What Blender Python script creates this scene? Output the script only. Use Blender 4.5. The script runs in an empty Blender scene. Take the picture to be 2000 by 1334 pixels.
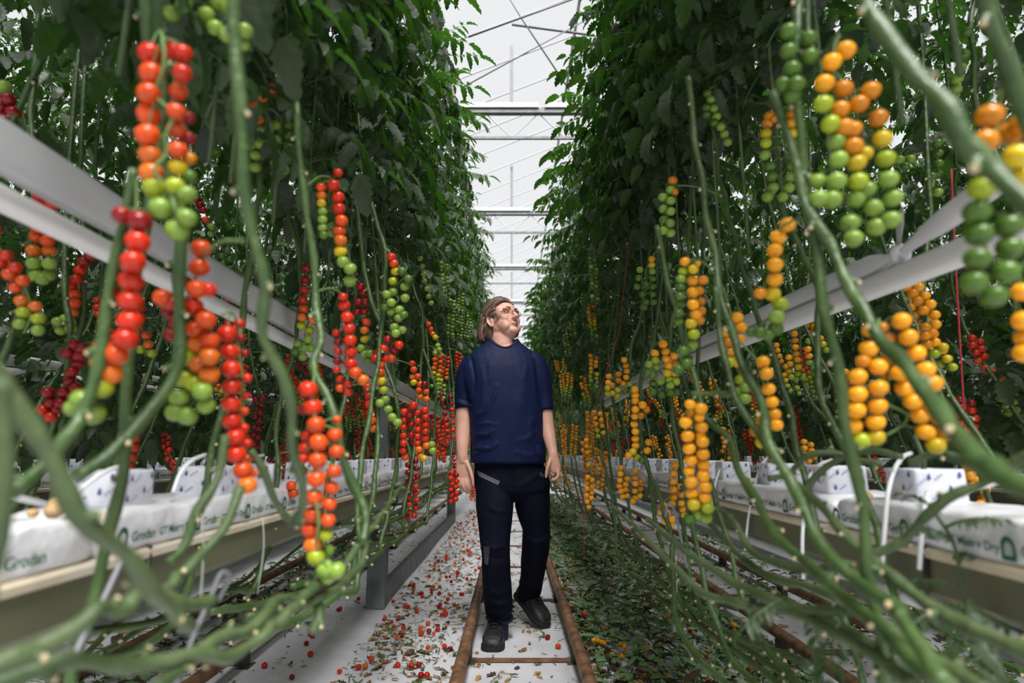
import bpy, math, random
import numpy as np
from mathutils import Vector, Matrix

random.seed(11)
rng = np.random.default_rng(11)
sc = bpy.context.scene
C = sc.collection

# ------------------------------------------------------------------ camera, sky, sun, exposure
PITCH = math.radians(10.3)
FPX = 1200.0                      # focal length in pixels of the 2000 px wide frame
CAMZ = 1.0
cam_data = bpy.data.cameras.new('camera')
cam = bpy.data.objects.new('camera', cam_data)
C.objects.link(cam)
cam.location = (0, 0, CAMZ)
cam.rotation_euler = (math.pi / 2 + PITCH, 0, 0)
cam_data.sensor_width = 36.0
cam_data.lens = 36.0 * FPX / 2000.0
cam_data.clip_start = 0.02
cam_data.dof.use_dof = True
cam_data.dof.focus_distance = 3.45
cam_data.dof.aperture_fstop = 2.2
sc.camera = cam

world = bpy.data.worlds.new('sky')
sc.world = world
world.use_nodes = True
wbg = world.node_tree.nodes['Background']
wbg.inputs['Strength'].default_value = 0.90
_wt = world.node_tree
_tc = _wt.nodes.new('ShaderNodeTexCoord')
_sep = _wt.nodes.new('ShaderNodeSeparateXYZ')
_rp = _wt.nodes.new('ShaderNodeValToRGB')      # bright hazy sky over a dark green horizon of further crop rows
_rp.color_ramp.elements[0].position = 0.07
_rp.color_ramp.elements[0].color = (0.012, 0.016, 0.010, 1)
_rp.color_ramp.elements[1].position = 0.19
_rp.color_ramp.elements[1].color = (0.97, 0.98, 1.0, 1)
_wt.links.new(_tc.outputs['Generated'], _sep.inputs[0])
_wt.links.new(_sep.outputs['Z'], _rp.inputs['Fac'])
_wt.links.new(_rp.outputs['Color'], wbg.inputs['Color'])

sun_data = bpy.data.lights.new('sun', 'SUN')
sun = bpy.data.objects.new('sun', sun_data)
C.objects.link(sun)
sun_data.energy = 8.4
sun_data.angle = math.radians(34)
sun_data.color = (1.0, 0.985, 0.96)
sun.rotation_euler = (math.radians(31), math.radians(11), 0)   # high, slightly behind the camera, through the roof haze

sc.view_settings.view_transform = 'Standard'
sc.view_settings.look = 'None'
sc.view_settings.exposure = 0.0
sc.view_settings.gamma = 1.0
sc.view_settings.use_curve_mapping = False
try:
    sc.cycles.use_denoising = True
    sc.cycles.max_bounces = 6
    sc.cycles.diffuse_bounces = 3
    sc.cycles.glossy_bounces = 2
    sc.cycles.transmission_bounces = 4
    sc.cycles.transparent_max_bounces = 8
    sc.cycles.caustics_reflective = False
    sc.cycles.caustics_refractive = False
except Exception:
    pass

# ------------------------------------------------------------------ projection helpers (photo frame 2000 x 1334)
FWD = Vector((0, math.cos(PITCH), math.sin(PITCH)))
UPV = Vector((0, -math.sin(PITCH), math.cos(PITCH)))
CAMP = Vector((0, 0, CAMZ))


def at_depth(px, py, d):
    """world point seen at px, py at view depth d"""
    return CAMP + d * (FWD + Vector((1, 0, 0)) * ((px - 1000) / FPX) + UPV * ((667 - py) / FPX))


def at_y(px, py, Y):
    b = (667 - py) / FPX
    return at_depth(px, py, Y / (math.cos(PITCH) - b * math.sin(PITCH)))


def at_x(px, py, X):
    return at_depth(px, py, X * FPX / (px - 1000))


def at_floor(px, py, z=0.0):
    b = (667 - py) / FPX
    dz = math.sin(PITCH) + b * math.cos(PITCH)
    return at_depth(px, py, (z - CAMZ) / dz)


def depth_of(p):
    return (Vector(p) - CAMP).dot(FWD)


# ------------------------------------------------------------------ materials
def mat(name, col, rough=0.6, col2=None, scale=8.0, metal=0.0, bump=0.0, bscale=40.0, spec=0.5, detail=3.0, coat=0.0,
        lo=0.35, hi=0.65):
    m = bpy.data.materials.new(name)
    m.use_nodes = True
    nt = m.node_tree
    b = nt.nodes['Principled BSDF']
    b.inputs['Roughness'].default_value = rough
    b.inputs['Metallic'].default_value = metal
    b.inputs['Specular IOR Level'].default_value = spec
    if coat:
        b.inputs['Coat Weight'].default_value = coat
    b.inputs['Base Color'].default_value = (*col, 1)
    if col2 is not None or bump:
        tc = nt.nodes.new('ShaderNodeTexCoord')
    if col2 is not None:
        n = nt.nodes.new('ShaderNodeTexNoise')
        n.inputs['Scale'].default_value = scale
        n.inputs['Detail'].default_value = detail
        r = nt.nodes.new('ShaderNodeValToRGB')
        r.color_ramp.elements[0].position = lo
        r.color_ramp.elements[1].position = hi
        r.color_ramp.elements[0].color = (*col, 1)
        r.color_ramp.elements[1].color = (*col2, 1)
        nt.links.new(tc.outputs['Object'], n.inputs['Vector'])
        nt.links.new(n.outputs['Fac'], r.inputs['Fac'])
        nt.links.new(r.outputs['Color'], b.inputs['Base Color'])
    if bump:
        n2 = nt.nodes.new('ShaderNodeTexNoise')
        n2.inputs['Scale'].default_value = bscale
        n2.inputs['Detail'].default_value = 4
        bp = nt.nodes.new('ShaderNodeBump')
        bp.inputs['Strength'].default_value = bump
        bp.inputs['Distance'].default_value = 0.02
        nt.links.new(tc.outputs['Object'], n2.inputs['Vector'])
        nt.links.new(n2.outputs['Fac'], bp.inputs['Height'])
        nt.links.new(bp.outputs['Normal'], b.inputs['Normal'])
    return m


def leaf_mat(name, top, top2, under, trans, tw=0.3, rough=0.5):
    m = bpy.data.materials.new(name)
    m.use_nodes = True
    nt = m.node_tree
    L = nt.links.new
    b = nt.nodes['Principled BSDF']
    out = nt.nodes['Material Output']
    b.inputs['Roughness'].default_value = rough
    b.inputs['Specular IOR Level'].default_value = 0.55
    geo = nt.nodes.new('ShaderNodeNewGeometry')
    tc = nt.nodes.new('ShaderNodeTexCoord')
    n = nt.nodes.new('ShaderNodeTexNoise')
    n.inputs['Scale'].default_value = 9
    L(tc.outputs['Object'], n.inputs['Vector'])
    r = nt.nodes.new('ShaderNodeValToRGB')
    r.color_ramp.elements[0].position = 0.32
    r.color_ramp.elements[1].position = 1.0
    r.color_ramp.elements[0].color = (*top, 1)
    r.color_ramp.elements[1].color = (*top2, 1)
    av = nt.nodes.new('ShaderNodeMath')
    av.operation = 'MULTIPLY_ADD'
    av.inputs[1].default_value = 0.75
    L(geo.outputs['Random Per Island'], av.inputs[0])
    hv = nt.nodes.new('ShaderNodeMath')
    hv.operation = 'MULTIPLY'
    hv.inputs[1].default_value = 0.30
    L(n.outputs['Fac'], hv.inputs[0])
    L(hv.outputs[0], av.inputs[2])
    L(av.outputs[0], r.inputs['Fac'])
    mx = nt.nodes.new('ShaderNodeMixRGB')
    L(geo.outputs['Backfacing'], mx.inputs['Fac'])
    L(r.outputs['Color'], mx.inputs['Color1'])
    mx.inputs['Color2'].default_value = (*under, 1)
    L(mx.outputs['Color'], b.inputs['Base Color'])
    n2 = nt.nodes.new('ShaderNodeTexNoise')
    n2.inputs['Scale'].default_value = 60
    L(tc.outputs['Object'], n2.inputs['Vector'])
    bp = nt.nodes.new('ShaderNodeBump')
    bp.inputs['Strength'].default_value = 0.35
    bp.inputs['Distance'].default_value = 0.01
    L(n2.outputs['Fac'], bp.inputs['Height'])
    L(bp.outputs['Normal'], b.inputs['Normal'])
    t = nt.nodes.new('ShaderNodeBsdfTranslucent')
    t.inputs['Color'].default_value = (*trans, 1)
    ms = nt.nodes.new('ShaderNodeMixShader')
    ms.inputs['Fac'].default_value = tw
    L(b.outputs['BSDF'], ms.inputs[1])
    L(t.outputs['BSDF'], ms.inputs[2])
    L(ms.outputs['Shader'], out.inputs['Surface'])
    return m


M = {}
M['leaf'] = leaf_mat('tomato_leaf', (0.006, 0.018, 0.004), (0.068, 0.140, 0.034), (0.040, 0.060, 0.030), (0.065, 0.21, 0.014), 0.28, 0.5)
M['leaf_cut'] = leaf_mat('cut_leaf', (0.045, 0.13, 0.028), (0.15, 0.33, 0.075), (0.15, 0.26, 0.10), (0.06, 0.15, 0.02), 0.12)
M['stem'] = mat('tomato_stem', (0.030, 0.064, 0.015), 0.4, (0.062, 0.108, 0.030), 14, spec=0.45, bump=0.25, bscale=60)
M['stem_old'] = mat('old_stem', (0.042, 0.074, 0.024), 0.5, (0.085, 0.12, 0.05), 10, spec=0.35, bump=0.3, bscale=50)
M['scar'] = mat('stem_scar', (0.62, 0.52, 0.33), 0.8, (0.48, 0.36, 0.2), 40)
M['calyx'] = mat('calyx', (0.09, 0.17, 0.04), 0.6, (0.13, 0.2, 0.06), 30)
M['floor'] = mat('ground_sheet', (0.60, 0.59, 0.63), 0.55, (0.74, 0.73, 0.77), 3.0, bump=0.25, bscale=7, spec=0.35)
M['litter_brown'] = mat('dry_leaf', (0.17, 0.085, 0.03), 0.9, (0.42, 0.26, 0.08), 9)
M['litter_dark'] = mat('rotten_leaf', (0.035, 0.028, 0.02), 0.9, (0.08, 0.05, 0.03), 20)
M['litter_green'] = mat('wilted_leaf', (0.05, 0.11, 0.025), 0.8, (0.10, 0.17, 0.04), 20)
M['rust'] = mat('rusty_pipe', (0.10, 0.045, 0.025), 0.5, (0.34, 0.18, 0.095), 14, bump=0.3, bscale=40, lo=0.3, hi=0.75)
M['dark_iron'] = mat('dark_iron', (0.05, 0.045, 0.045), 0.6, (0.10, 0.085, 0.08), 12)
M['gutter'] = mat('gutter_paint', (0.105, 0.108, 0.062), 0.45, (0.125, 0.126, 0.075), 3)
M['gutter_lip'] = mat('gutter_lip', (0.66, 0.60, 0.48), 0.5, (0.55, 0.46, 0.32), 6)
M['film'] = mat('white_film', (0.78, 0.78, 0.80), 0.38, (0.70, 0.70, 0.73), 12, bump=0.5, bscale=16, spec=0.5)
M['block_film'] = mat('block_film', (0.74, 0.75, 0.82), 0.4, (0.68, 0.69, 0.77), 20, bump=0.3, bscale=25)
M['print_green'] = mat('green_print', (0.012, 0.10, 0.045), 0.5)
M['print_blue'] = mat('blue_print', (0.07, 0.07, 0.24), 0.5)
M['duct'] = mat('white_duct', (0.72, 0.71, 0.70), 0.45, (0.66, 0.65, 0.64), 2)
M['duct_film'] = mat('duct_film', (0.66, 0.66, 0.68), 0.35, (0.58, 0.58, 0.60), 5, bump=0.25, bscale=9)
M['white_tube'] = mat('white_tube', (0.75, 0.76, 0.78), 0.4)
M['black'] = mat('black_plastic', (0.012, 0.012, 0.013), 0.5)
M['steel'] = mat('galvanised_steel', (0.20, 0.21, 0.22), 0.5, (0.30, 0.31, 0.32), 7, metal=0.0)
M['roof_metal'] = mat('roof_aluminium', (0.24, 0.24, 0.26), 0.5, (0.30, 0.30, 0.32), 5)
M['roof_pale'] = mat('roof_pale', (0.62, 0.62, 0.64), 0.5)
M['wire'] = mat('wire', (0.15, 0.155, 0.17), 0.45)
M['twine'] = mat('twine', (0.42, 0.43, 0.36), 0.9)
M['red_twine'] = mat('red_twine', (0.50, 0.035, 0.06), 0.8)
M['concrete'] = mat('concrete', (0.16, 0.165, 0.175), 0.85, (0.24, 0.245, 0.255), 9, bump=0.3, bscale=60)
M['dry'] = mat('dry_root', (0.46, 0.27, 0.12), 0.9, (0.60, 0.40, 0.2), 30)

# fruit colours: ripening stages
FRUIT_RAW = {'D': (0.26, 0.006, 0.006), 'R': (0.60, 0.026, 0.006), 'V': (0.70, 0.075, 0.008), 'O': (0.70, 0.15, 0.014),
         'U': (0.64, 0.225, 0.006), 'A': (0.88, 0.37, 0.010), 'Y': (0.62, 0.45, 0.012), 'L': (0.34, 0.42, 0.018),
         'G': (0.22, 0.35, 0.050), 'F': (0.080, 0.165, 0.020)}


FRUIT = {k: tuple(c * .86 for c in v) for k, v in FRUIT_RAW.items()}


def fruit_mat():
    m = bpy.data.materials.new('tomato_skin')
    m.use_nodes = True
    nt = m.node_tree
    b = nt.nodes['Principled BSDF']
    oi = nt.nodes.new('ShaderNodeObjectInfo')
    hsv = nt.nodes.new('ShaderNodeHueSaturation')
    mr = nt.nodes.new('ShaderNodeMapRange')
    mr.inputs['To Min'].default_value = 0.82
    mr.inputs['To Max'].default_value = 1.15
    nt.links.new(oi.outputs['Random'], mr.inputs['Value'])
    nt.links.new(mr.outputs['Result'], hsv.inputs['Value'])
    nt.links.new(oi.outputs['Color'], hsv.inputs['Color'])
    nt.links.new(hsv.outputs['Color'], b.inputs['Base Color'])
    b.inputs['Roughness'].default_value = 0.2
    b.inputs['Specular IOR Level'].default_value = 0.36
    return m


M['fruit'] = fruit_mat()
for k, v in FRUIT.items():
    M['fruit_' + k] = mat('fruit_' + k, v, 0.28)


# ------------------------------------------------------------------ mesh building
class MB:
    def __init__(self):
        self.v, self.f, self.m = [], [], []

    def add(self, verts, faces, mi=0):
        b = len(self.v)
        self.v.extend([tuple(p) for p in verts])
        self.f.extend([tuple(b + i for i in f) for f in faces])
        self.m.extend([mi] * len(faces))

    def tube(self, path, rad, n=8, mi=0, cap=True, flat=1.0):
        P = np.array([tuple(p) for p in path], float)
        k = len(P)
        R = np.full(k, rad, float) if np.isscalar(rad) else np.array(rad, float)
        T = np.gradient(P, axis=0)
        T /= np.linalg.norm(T, axis=1)[:, None] + 1e-12
        ref = np.array([0, 0, 1.0]) if abs(T[0][2]) < 0.9 else np.array([1.0, 0, 0])
        u = np.cross(T[0], ref)
        u /= np.linalg.norm(u)
        ang = np.arange(n) * 2 * math.pi / n
        vs = []
        for i in range(k):
            u = u - T[i] * np.dot(u, T[i])
            u /= np.linalg.norm(u) + 1e-12
            w = np.cross(T[i], u)
            vs.append(P[i] + R[i] * (np.cos(ang)[:, None] * u + flat * np.sin(ang)[:, None] * w))
        vs = np.concatenate(vs)
        fs = []
        for i in range(k - 1):
            for j in range(n):
                a, b2 = i * n + j, i * n + (j + 1) % n
                fs.append((a, b2, b2 + n, a + n))
        if cap:
            fs.append(tuple(range(n - 1, -1, -1)))
            fs.append(tuple((k - 1) * n + j for j in range(n)))
        self.add(vs.tolist(), fs, mi)

    def ball(self, c, r, nu=14, nv=9, mi=0, rot=None):
        r = np.array([r, r, r], float) if np.isscalar(r) else np.array(r, float)
        vs = [(0, 0, 1)]
        for i in range(1, nv):
            t = math.pi * i / nv
            for j in range(nu):
                a = 2 * math.pi * j / nu
                vs.append((math.sin(t) * math.cos(a), math.sin(t) * math.sin(a), math.cos(t)))
        vs.append((0, 0, -1))
        V = np.array(vs) * r
        if rot is not None:
            V = V @ np.array(rot).T
        V = V + np.array(c)
        fs = [(0, 1 + j, 1 + (j + 1) % nu) for j in range(nu)]
        for i in range(nv - 2):
            for j in range(nu):
                a, b2 = 1 + i * nu + j, 1 + i * nu + (j + 1) % nu
                fs.append((a, a + nu, b2 + nu, b2))
        e = len(vs) - 1
        o = 1 + (nv - 2) * nu
        fs += [(e, o + (j + 1) % nu, o + j) for j in range(nu)]
        self.add(V.tolist(), fs, mi)

    def box(self, lo, hi, mi=0):
        x0, y0, z0 = lo
        x1, y1, z1 = hi
        vs = [(x0, y0, z0), (x1, y0, z0), (x1, y1, z0), (x0, y1, z0), (x0, y0, z1), (x1, y0, z1), (x1, y1, z1), (x0, y1, z1)]
        self.add(vs, [(0, 3, 2, 1), (4, 5, 6, 7), (0, 1, 5, 4), (1, 2, 6, 5), (2, 3, 7, 6), (3, 0, 4, 7)], mi)

    def prism(self, prof, y0, y1, mi=0, closed=True):
        """profile in x,z swept from y0 to y1"""
        n = len(prof)
        vs = [(x, y0, z) for x, z in prof] + [(x, y1, z) for x, z in prof]
        fs = [(i, (i + 1) % n, n + (i + 1) % n, n + i) for i in range(n if closed else n - 1)]
        if closed:
            fs += [tuple(range(n - 1, -1, -1)), tuple(range(n, 2 * n))]
        self.add(vs, fs, mi)

    def loft(self, rings, mi=0, cap=True):
        n = len(rings[0])
        vs = [p for r in rings for p in r]
        fs = []
        for i in range(len(rings) - 1):
            for j in range(n):
                a, b2 = i * n + j, i * n + (j + 1) % n
                fs.append((a, b2, b2 + n, a + n))
        if cap:
            fs.append(tuple(range(n - 1, -1, -1)))
            fs.append(tuple((len(rings) - 1) * n + j for j in range(n)))
        self.add(vs, fs, mi)

    def mesh(self, name, mats, smooth=True):
        me = bpy.data.meshes.new(name)
        me.from_pydata(self.v, [], self.f)
        for m in (mats if isinstance(mats, (list, tuple)) else [mats]):
            me.materials.append(m)
        if len(set(self.m)) > 1:
            me.polygons.foreach_set('material_index', self.m)
        if smooth:
            me.polygons.foreach_set('use_smooth', [True] * len(self.f))
        me.update()
        return me

    def build(self, name, mats, parent=None, smooth=True):
        return link(name, self.mesh(name, mats, smooth), parent)


def link(name, me, parent=None):
    o = bpy.data.objects.new(name, me)
    C.objects.link(o)
    if parent is not None:
        o.parent = parent
    return o


def empty(name, loc=(0, 0, 0)):
    o = bpy.data.objects.new(name, None)
    o.empty_display_size = 0.05
    C.objects.link(o)
    o.location = loc
    return o


def tag(o, label=None, cat=None, group=None, kind=None):
    if label:
        o['label'] = label
    if cat:
        o['category'] = cat
    if group:
        o['group'] = group
    if kind:
        o['kind'] = kind
    return o


def smooth_path(pts, k=5):
    """Catmull-Rom through points"""
    P = [np.array(tuple(p), float) for p in pts]
    if len(P) < 3:
        return [P[0] + (P[-1] - P[0]) * i / k for i in range(k + 1)]
    P = [2 * P[0] - P[1]] + P + [2 * P[-1] - P[-2]]
    out = []
    for i in range(1, len(P) - 2):
        for s in range(k):
            t = s / k
            a, b, c, d = P[i - 1], P[i], P[i + 1], P[i + 2]
            out.append(0.5 * ((2 * b) + (-a + c) * t + (2 * a - 5 * b + 4 * c - d) * t * t + (-a + 3 * b - 3 * c + d) * t ** 3))
    out.append(P[-2])
    return out


XC = 0.045        # middle of the aisle
# ------------------------------------------------------------------ leaf shapes
LT = np.array([0, .08, .18, .25, .35, .42, .53, .60, .70, .78, .87, .94, 1.0])
LW = np.array([.05, .55, .88, .70, 1.0, .76, .99, .70, .80, .50, .48, .22, 0.0])
LS = np.array([0, .1, .7, .2, .8, .2, .8, .2, .7, .2, .5, .2, 0])
LN = len(LT)
LQ = []
for _i in range(LN - 1):
    _a = _i * 3
    LQ += [(_a, _a + 1, _a + 4, _a + 3), (_a + 1, _a + 2, _a + 5, _a + 4)]


def nrm(v):
    return v / (np.linalg.norm(v) + 1e-12)


def leaflet(mb, base, d, up, L, W, fold=0.25, curl=0.35, mi=0, wav=0.06):
    d = nrm(d)
    s = nrm(np.cross(d, up))
    n = np.cross(s, d)
    t = LT[:, None]
    ctr = base + d * L * t + n * (-curl * L * t * t)
    w = (LW * W * 0.5)[:, None]
    lift = w * math.sin(fold) + (rng.random((LN, 1)) - .5) * wav * L * (LW[:, None] > 0)
    sh = d * (0.055 * L) * LS[:, None]
    Lp = ctr + s * w * math.cos(fold) + n * lift + sh
    Rp = ctr - s * w * math.cos(fold) + n * lift + sh
    V = np.empty((3 * LN, 3))
    V[0::3], V[1::3], V[2::3] = Lp, ctr, Rp
    mb.add(V.tolist(), LQ, mi)


def compound_leaf(mb, base, az, elev, length, droop=1.3, size=1.0, stem_mi=1):
    pts, p = [np.array(base, float)], np.array(base, float)
    n = 7
    e = elev
    tang = []
    for i in range(n):
        dv = np.array([math.cos(az) * math.cos(e), math.sin(az) * math.cos(e), math.sin(e)])
        tang.append(dv)
        p = p + dv * length / n
        pts.append(p)
        e -= droop / n * (0.6 + 0.9 * i / n)
        az += random.uniform(-.09, .09)
    mb.tube(pts, [0.0034 * size * (1 - 0.11 * i) for i in range(n + 1)], 3, stem_mi, cap=False)
    up = np.array([0, 0, 1.0])
    for i, frac in ((1, .5), (2, .62), (3, .9), (4, .6), (5, 1.0), (6, .8)):
        for sgn in (-1, 1):
            tn = tang[i]
            s = nrm(np.cross(tn, up)) * sgn
            d = tn * random.uniform(.35, .7) + s * .9 + up * random.uniform(-.55, -.05)
            L = length * random.uniform(.26, .35) * frac
            leaflet(mb, pts[i] + s * .004, d, up + tn * .3 + s * random.uniform(-.3, .3), L, L * random.uniform(.46, .62),
                    random.uniform(.05, .5), random.uniform(.15, .6))
    L = length * random.uniform(.32, .40)
    leaflet(mb, pts[-1], tang[-1], up + 0.2 * nrm(np.cross(tang[-1], up)), L, L * .62, .25, .35)


# ------------------------------------------------------------------ floor
def fz(x, y):
    """height of the loosely laid ground sheet"""
    f = 0.007 * math.sin(3.1 * x + 1.7 * y) * math.sin(1.3 * y - 2.2 * x) + 0.005 * math.sin(7 * x - 2.6 * y + 1)
    return f * min(1.0, max(0.0, (abs(x - XC) - .2) / .2)) + 0.0


def make_floor():
    mb = MB()
    xs = np.concatenate([[-7, -5.5, -4], np.arange(-2.6, 2.65, .065), [4, 5.5, 7]])
    ys = np.concatenate([[-9, 0], np.arange(.8, 9, .08), [9.5, 10.5, 12, 15, 20, 30, 45, 62]])
    for y in ys:
        for x in xs:
            mb.v.append((x, y, fz(x, y) if abs(x) < 3 and .8 <= y <= 9 else 0.0))
    n = len(xs)
    for j in range(len(ys) - 1):
        for i in range(n - 1):
            a = j * n + i
            mb.f.append((a, a + 1, a + n + 1, a + n))
            mb.m.append(0)
    tag(mb.build('floor', M['floor']), kind='structure')


make_floor()

# ------------------------------------------------------------------ roof: glazed slopes, bars, trusses
ROOFZ = 9.15


def roof_z(x):
    u = (x + 1.25) % 5.0
    return ROOFZ - .95 + .42 * (u if u < 2.5 else 5.0 - u)


def make_roof():
    gm = bpy.data.materials.new('roof_glass')
    gm.use_nodes = True
    nt = gm.node_tree
    nt.nodes.remove(nt.nodes['Principled BSDF'])
    tr = nt.nodes.new('ShaderNodeBsdfTransparent')
    tr.inputs['Color'].default_value = (.985, .99, .99, 1)
    gl = nt.nodes.new('ShaderNodeBsdfGlossy')
    gl.inputs['Roughness'].default_value = .1
    ms = nt.nodes.new('ShaderNodeMixShader')
    ms.inputs['Fac'].default_value = .02
    nt.links.new(tr.outputs[0], ms.inputs[1])
    nt.links.new(gl.outputs[0], ms.inputs[2])
    nt.links.new(ms.outputs[0], nt.nodes['Material Output'].inputs['Surface'])
    glass, bars = MB(), MB()
    for k in range(-3, 3):
        x0 = -1.25 + 5 * k
        for a, b in ((x0, x0 + 2.5), (x0 + 2.5, x0 + 5)):
            za, zb = (ROOFZ - .95, ROOFZ + .10) if a == x0 else (ROOFZ + .10, ROOFZ - .95)
            glass.add([(a, -9, za + .03), (b, -9, zb + .03), (b, 60, zb + .03), (a, 60, za + .03)], [(0, 1, 2, 3)])
            if k in (-1, 0):
                for y in np.arange(3.2, 58, 1.12):
                    bars.tube([(a, y, za), (b, y, zb)], .014, 5)
        if abs(k) < 2:
            bars.box((x0 - .08, -3, ROOFZ - 1.12), (x0 + .08, 60, ROOFZ - .97))
            bars.box((x0 + 2.5 - .025, -3, ROOFZ + .07), (x0 + 2.5 + .025, 60, ROOFZ + .14))
    r = tag(glass.build('roof', gm, smooth=False), kind='structure')
    tag(bars.build('glazing_bar', M['roof_pale'], r, smooth=False), kind='structure')


make_roof()


def make_truss(Y, first):
    t = empty('roof_truss', (0, Y, 0))
    names = {0: 'white roof lattice truss crossing highest above the aisle, nearest of them',
             1: 'second roof lattice truss along the aisle, just beyond the topmost one'}
    lab = names.get(first, 'small white roof truss far down the aisle above the man')
    tag(t, lab, 'roof truss', 'roof trusses over the aisle')
    zt, zl = CAMZ + 6.38, CAMZ + 5.80
    a = MB()
    a.box((-6, -.06, zt - .09), (6, .06, zt + .0))
    a.build('top_chord', M['steel'], t, False)
    a = MB()
    a.box((-6, -.09, zt + .0), (.5, .09, zt + .10))
    a.box((.62, -.09, zt + .0), (6, .09, zt + .10))
    a.build('energy_screen_roll', M['roof_pale'], t, False)
    a = MB()
    a.box((-6, -.025, zl - .025), (6, .025, zl + .025))
    a.build('bottom_chord', M['steel'], t, False)
    a = MB()
    xs = np.arange(-5.5, 5.6, .5)
    for i, x in enumerate(xs[:-1]):
        z0, z1 = (zl, zt - .08) if i % 2 else (zt - .08, zl)
        a.tube([(x, 0, z0), (xs[i + 1], 0, z1)], .011, 5)
    a.build('web', M['roof_pale'], t, False)
    a = MB()
    a.box((-.045, -.03, zt + .1), (.025, .03, roof_z(0) - .01))
    a.build('strut', M['roof_metal'], t, False)
    return t


for k in range(8):
    make_truss(10.63 + 5.0 * k, k)
# wind bracing rods between roof and truss
for lab, pts, r in (('thin dark bracing rod crossing the sky from lower left to upper right', ((905, 170, 10.4), (1165, 28, 10.6)), .011),
                    ('pale bracing rod at the very top of the bright roof gap', ((915, 72, 10.2), (1130, -6, 10.2)), .017),
                    ('pale level rod beside the roof strut, sloping gently to the right', ((1000, 48, 10.6), (1160, 69, 10.6)), .022),
                    ('steep thin bracing rod right of the roof strut', ((984, -22, 10.3), (1018, 35, 10.3), (1112, 176, 10.3)), .013)):
    b = MB()
    b.tube([at_depth(*p) for p in pts], r, 6)
    tag(b.build('bracing_rod', M['roof_metal']), lab, 'rod')

# ------------------------------------------------------------------ heating pipe tracks on the floor
def make_track(cx, y0, y1, lab, tie0):
    t = empty('pipe_rail_track', (cx, 0, 0))
    tag(t, lab, 'pipe rails')
    for s in (-1, 1):
        b = MB()
        b.tube([(s * .27, y, .088 + .002 * math.sin(y * 2 + s)) for y in np.arange(y0, y1, .5)], .0295, 12)
        b.build('pipe', M['rust'], t)
        for k, y in enumerate(np.arange(tie0, min(y1, 16), 1.25)):
            if y < y0:
                continue
            b = MB()
            b.box((s * .27 - .03, y - .02, 0), (s * .27 + .03, y + .02, .066))
            b.box((s * .27 - .05, y - .05, 0), (s * .27 + .05, y + .05, .006))
            b.build('pipe_support', M['dark_iron'], t, False)
    for y in np.arange(tie0, min(y1, 16), 1.25):
        if y < y0:
            continue
        b = MB()
        b.box((-.25, y - .018, .006), (.25, y + .018, .014))
        b.build('cross_tie', M['rust'], t, False)


make_track(XC, 1.2, 45, 'pair of rusty heating pipe rails running down the middle aisle under the man', 3.22)
make_track(XC - 1.6, 1.0, 30, 'rusty pipe rails in the next aisle beyond the red tomato row', 1.9)
make_track(XC + 1.6, 1.0, 30, 'rusty pipe rails on the far side of the yellow tomato row', 2.1)

# ------------------------------------------------------------------ growing gutters, posts, slabs, blocks
GZ0, GZ1 = .737, .827


def make_gutter(gx, y0, y1, lab):
    t = empty('growing_gutter', (gx, 0, 0))
    tag(t, lab, 'gutter', 'growing gutters')
    h = .1
    prof = [(-h, GZ1), (-h, GZ0 + .02), (-h + .03, GZ0), (h - .03, GZ0), (h, GZ0 + .02), (h, GZ1), (h - .006, GZ1),
            (h - .006, GZ0 + .03), (h - .034, GZ0 + .012), (-h + .034, GZ0 + .012), (-h + .006, GZ0 + .03), (-h + .006, GZ1)]
    b = MB()
    b.prism(prof, y0, y1)
    b.build('trough', M['gutter'], t, False)
    for s in (-1, 1):
        b = MB()
        b.prism([(s * h, GZ1 - .012), (s * (h + .008), GZ1 - .010), (s * (h + .010), GZ1 + .002), (s * (h + .004), GZ1 + .008), (s * (h - .012), GZ1 + .007)][::s], y0, y1)
        b.build('lip', M['gutter_lip'], t, False)
    for y in np.arange(1.15, min(y1, 14), 2.4):
        b = MB()
        b.tube([(-h - .004, y, GZ1 + .01), (-h - .012, y, GZ0 - .0), (0, y, GZ0 - .012), (h + .012, y, GZ0), (h + .004, y, GZ1 + .01)], .005, 6)
        b.build('hanger_strap', M['black'], t)
    return t


make_gutter(XC - .8, .15, 40, 'long white growing gutter carrying the red tomato vines beside the man')
make_gutter(XC + .8, .15, 40, 'long white growing gutter carrying the yellow tomato vines, across the aisle')
make_gutter(XC - 2.4, .5, 25, 'growing gutter one row behind the red tomatoes, mostly hidden')
make_gutter(XC + 2.4, .5, 25, 'growing gutter one row behind the yellow tomatoes, mostly hidden')

# white drain pipe slung under the right gutter
b = MB()
b.tube([(XC + .8, y, .700) for y in np.arange(.2, 14, .5)], .0165, 10)
tag(b.build('drain_pipe', M['white_tube']), 'white drain pipe slung under the yellow-tomato gutter', 'pipe')


def make_post(x, y, lab, w=.06):
    t = empty('support_post', (x, y, 0))
    tag(t, lab, 'post', 'grey posts along the red tomato row')
    b = MB()
    b.box((-w, -.05, 0), (w, .05, .62))
    b.build('concrete_foot', M['concrete'], t, False)
    b = MB()
    b.box((-w + .012, -.052, .42), (w - .03, -.05, .50))
    b.build('black_plate', M['black'], t, False)
    b = MB()
    b.box((-.04, -.035, .62), (.04, .035, 3.3))
    b.build('steel_column', M['steel'], t, False)


PX = XC - .94
make_post(PX, 4.3, 'grey post standing in the red tomato row, first along the aisle, with a black plate')
make_post(PX, 9.35, 'grey post standing behind the first one, at the far end of the low concrete beam')
make_post(PX, 14.4, 'small grey post far down the red row, by the man\'s hand')
b = MB()
b.box((PX - .01, 4.36, 0), (PX + .055, 9.29, .125))
tag(b.build('concrete_beam', M['concrete'], None, False), 'low grey concrete beam lying on the floor between two posts of the red row', 'concrete beam')

FONT = bpy.data.curves.new('lettering', 'FONT')


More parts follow.
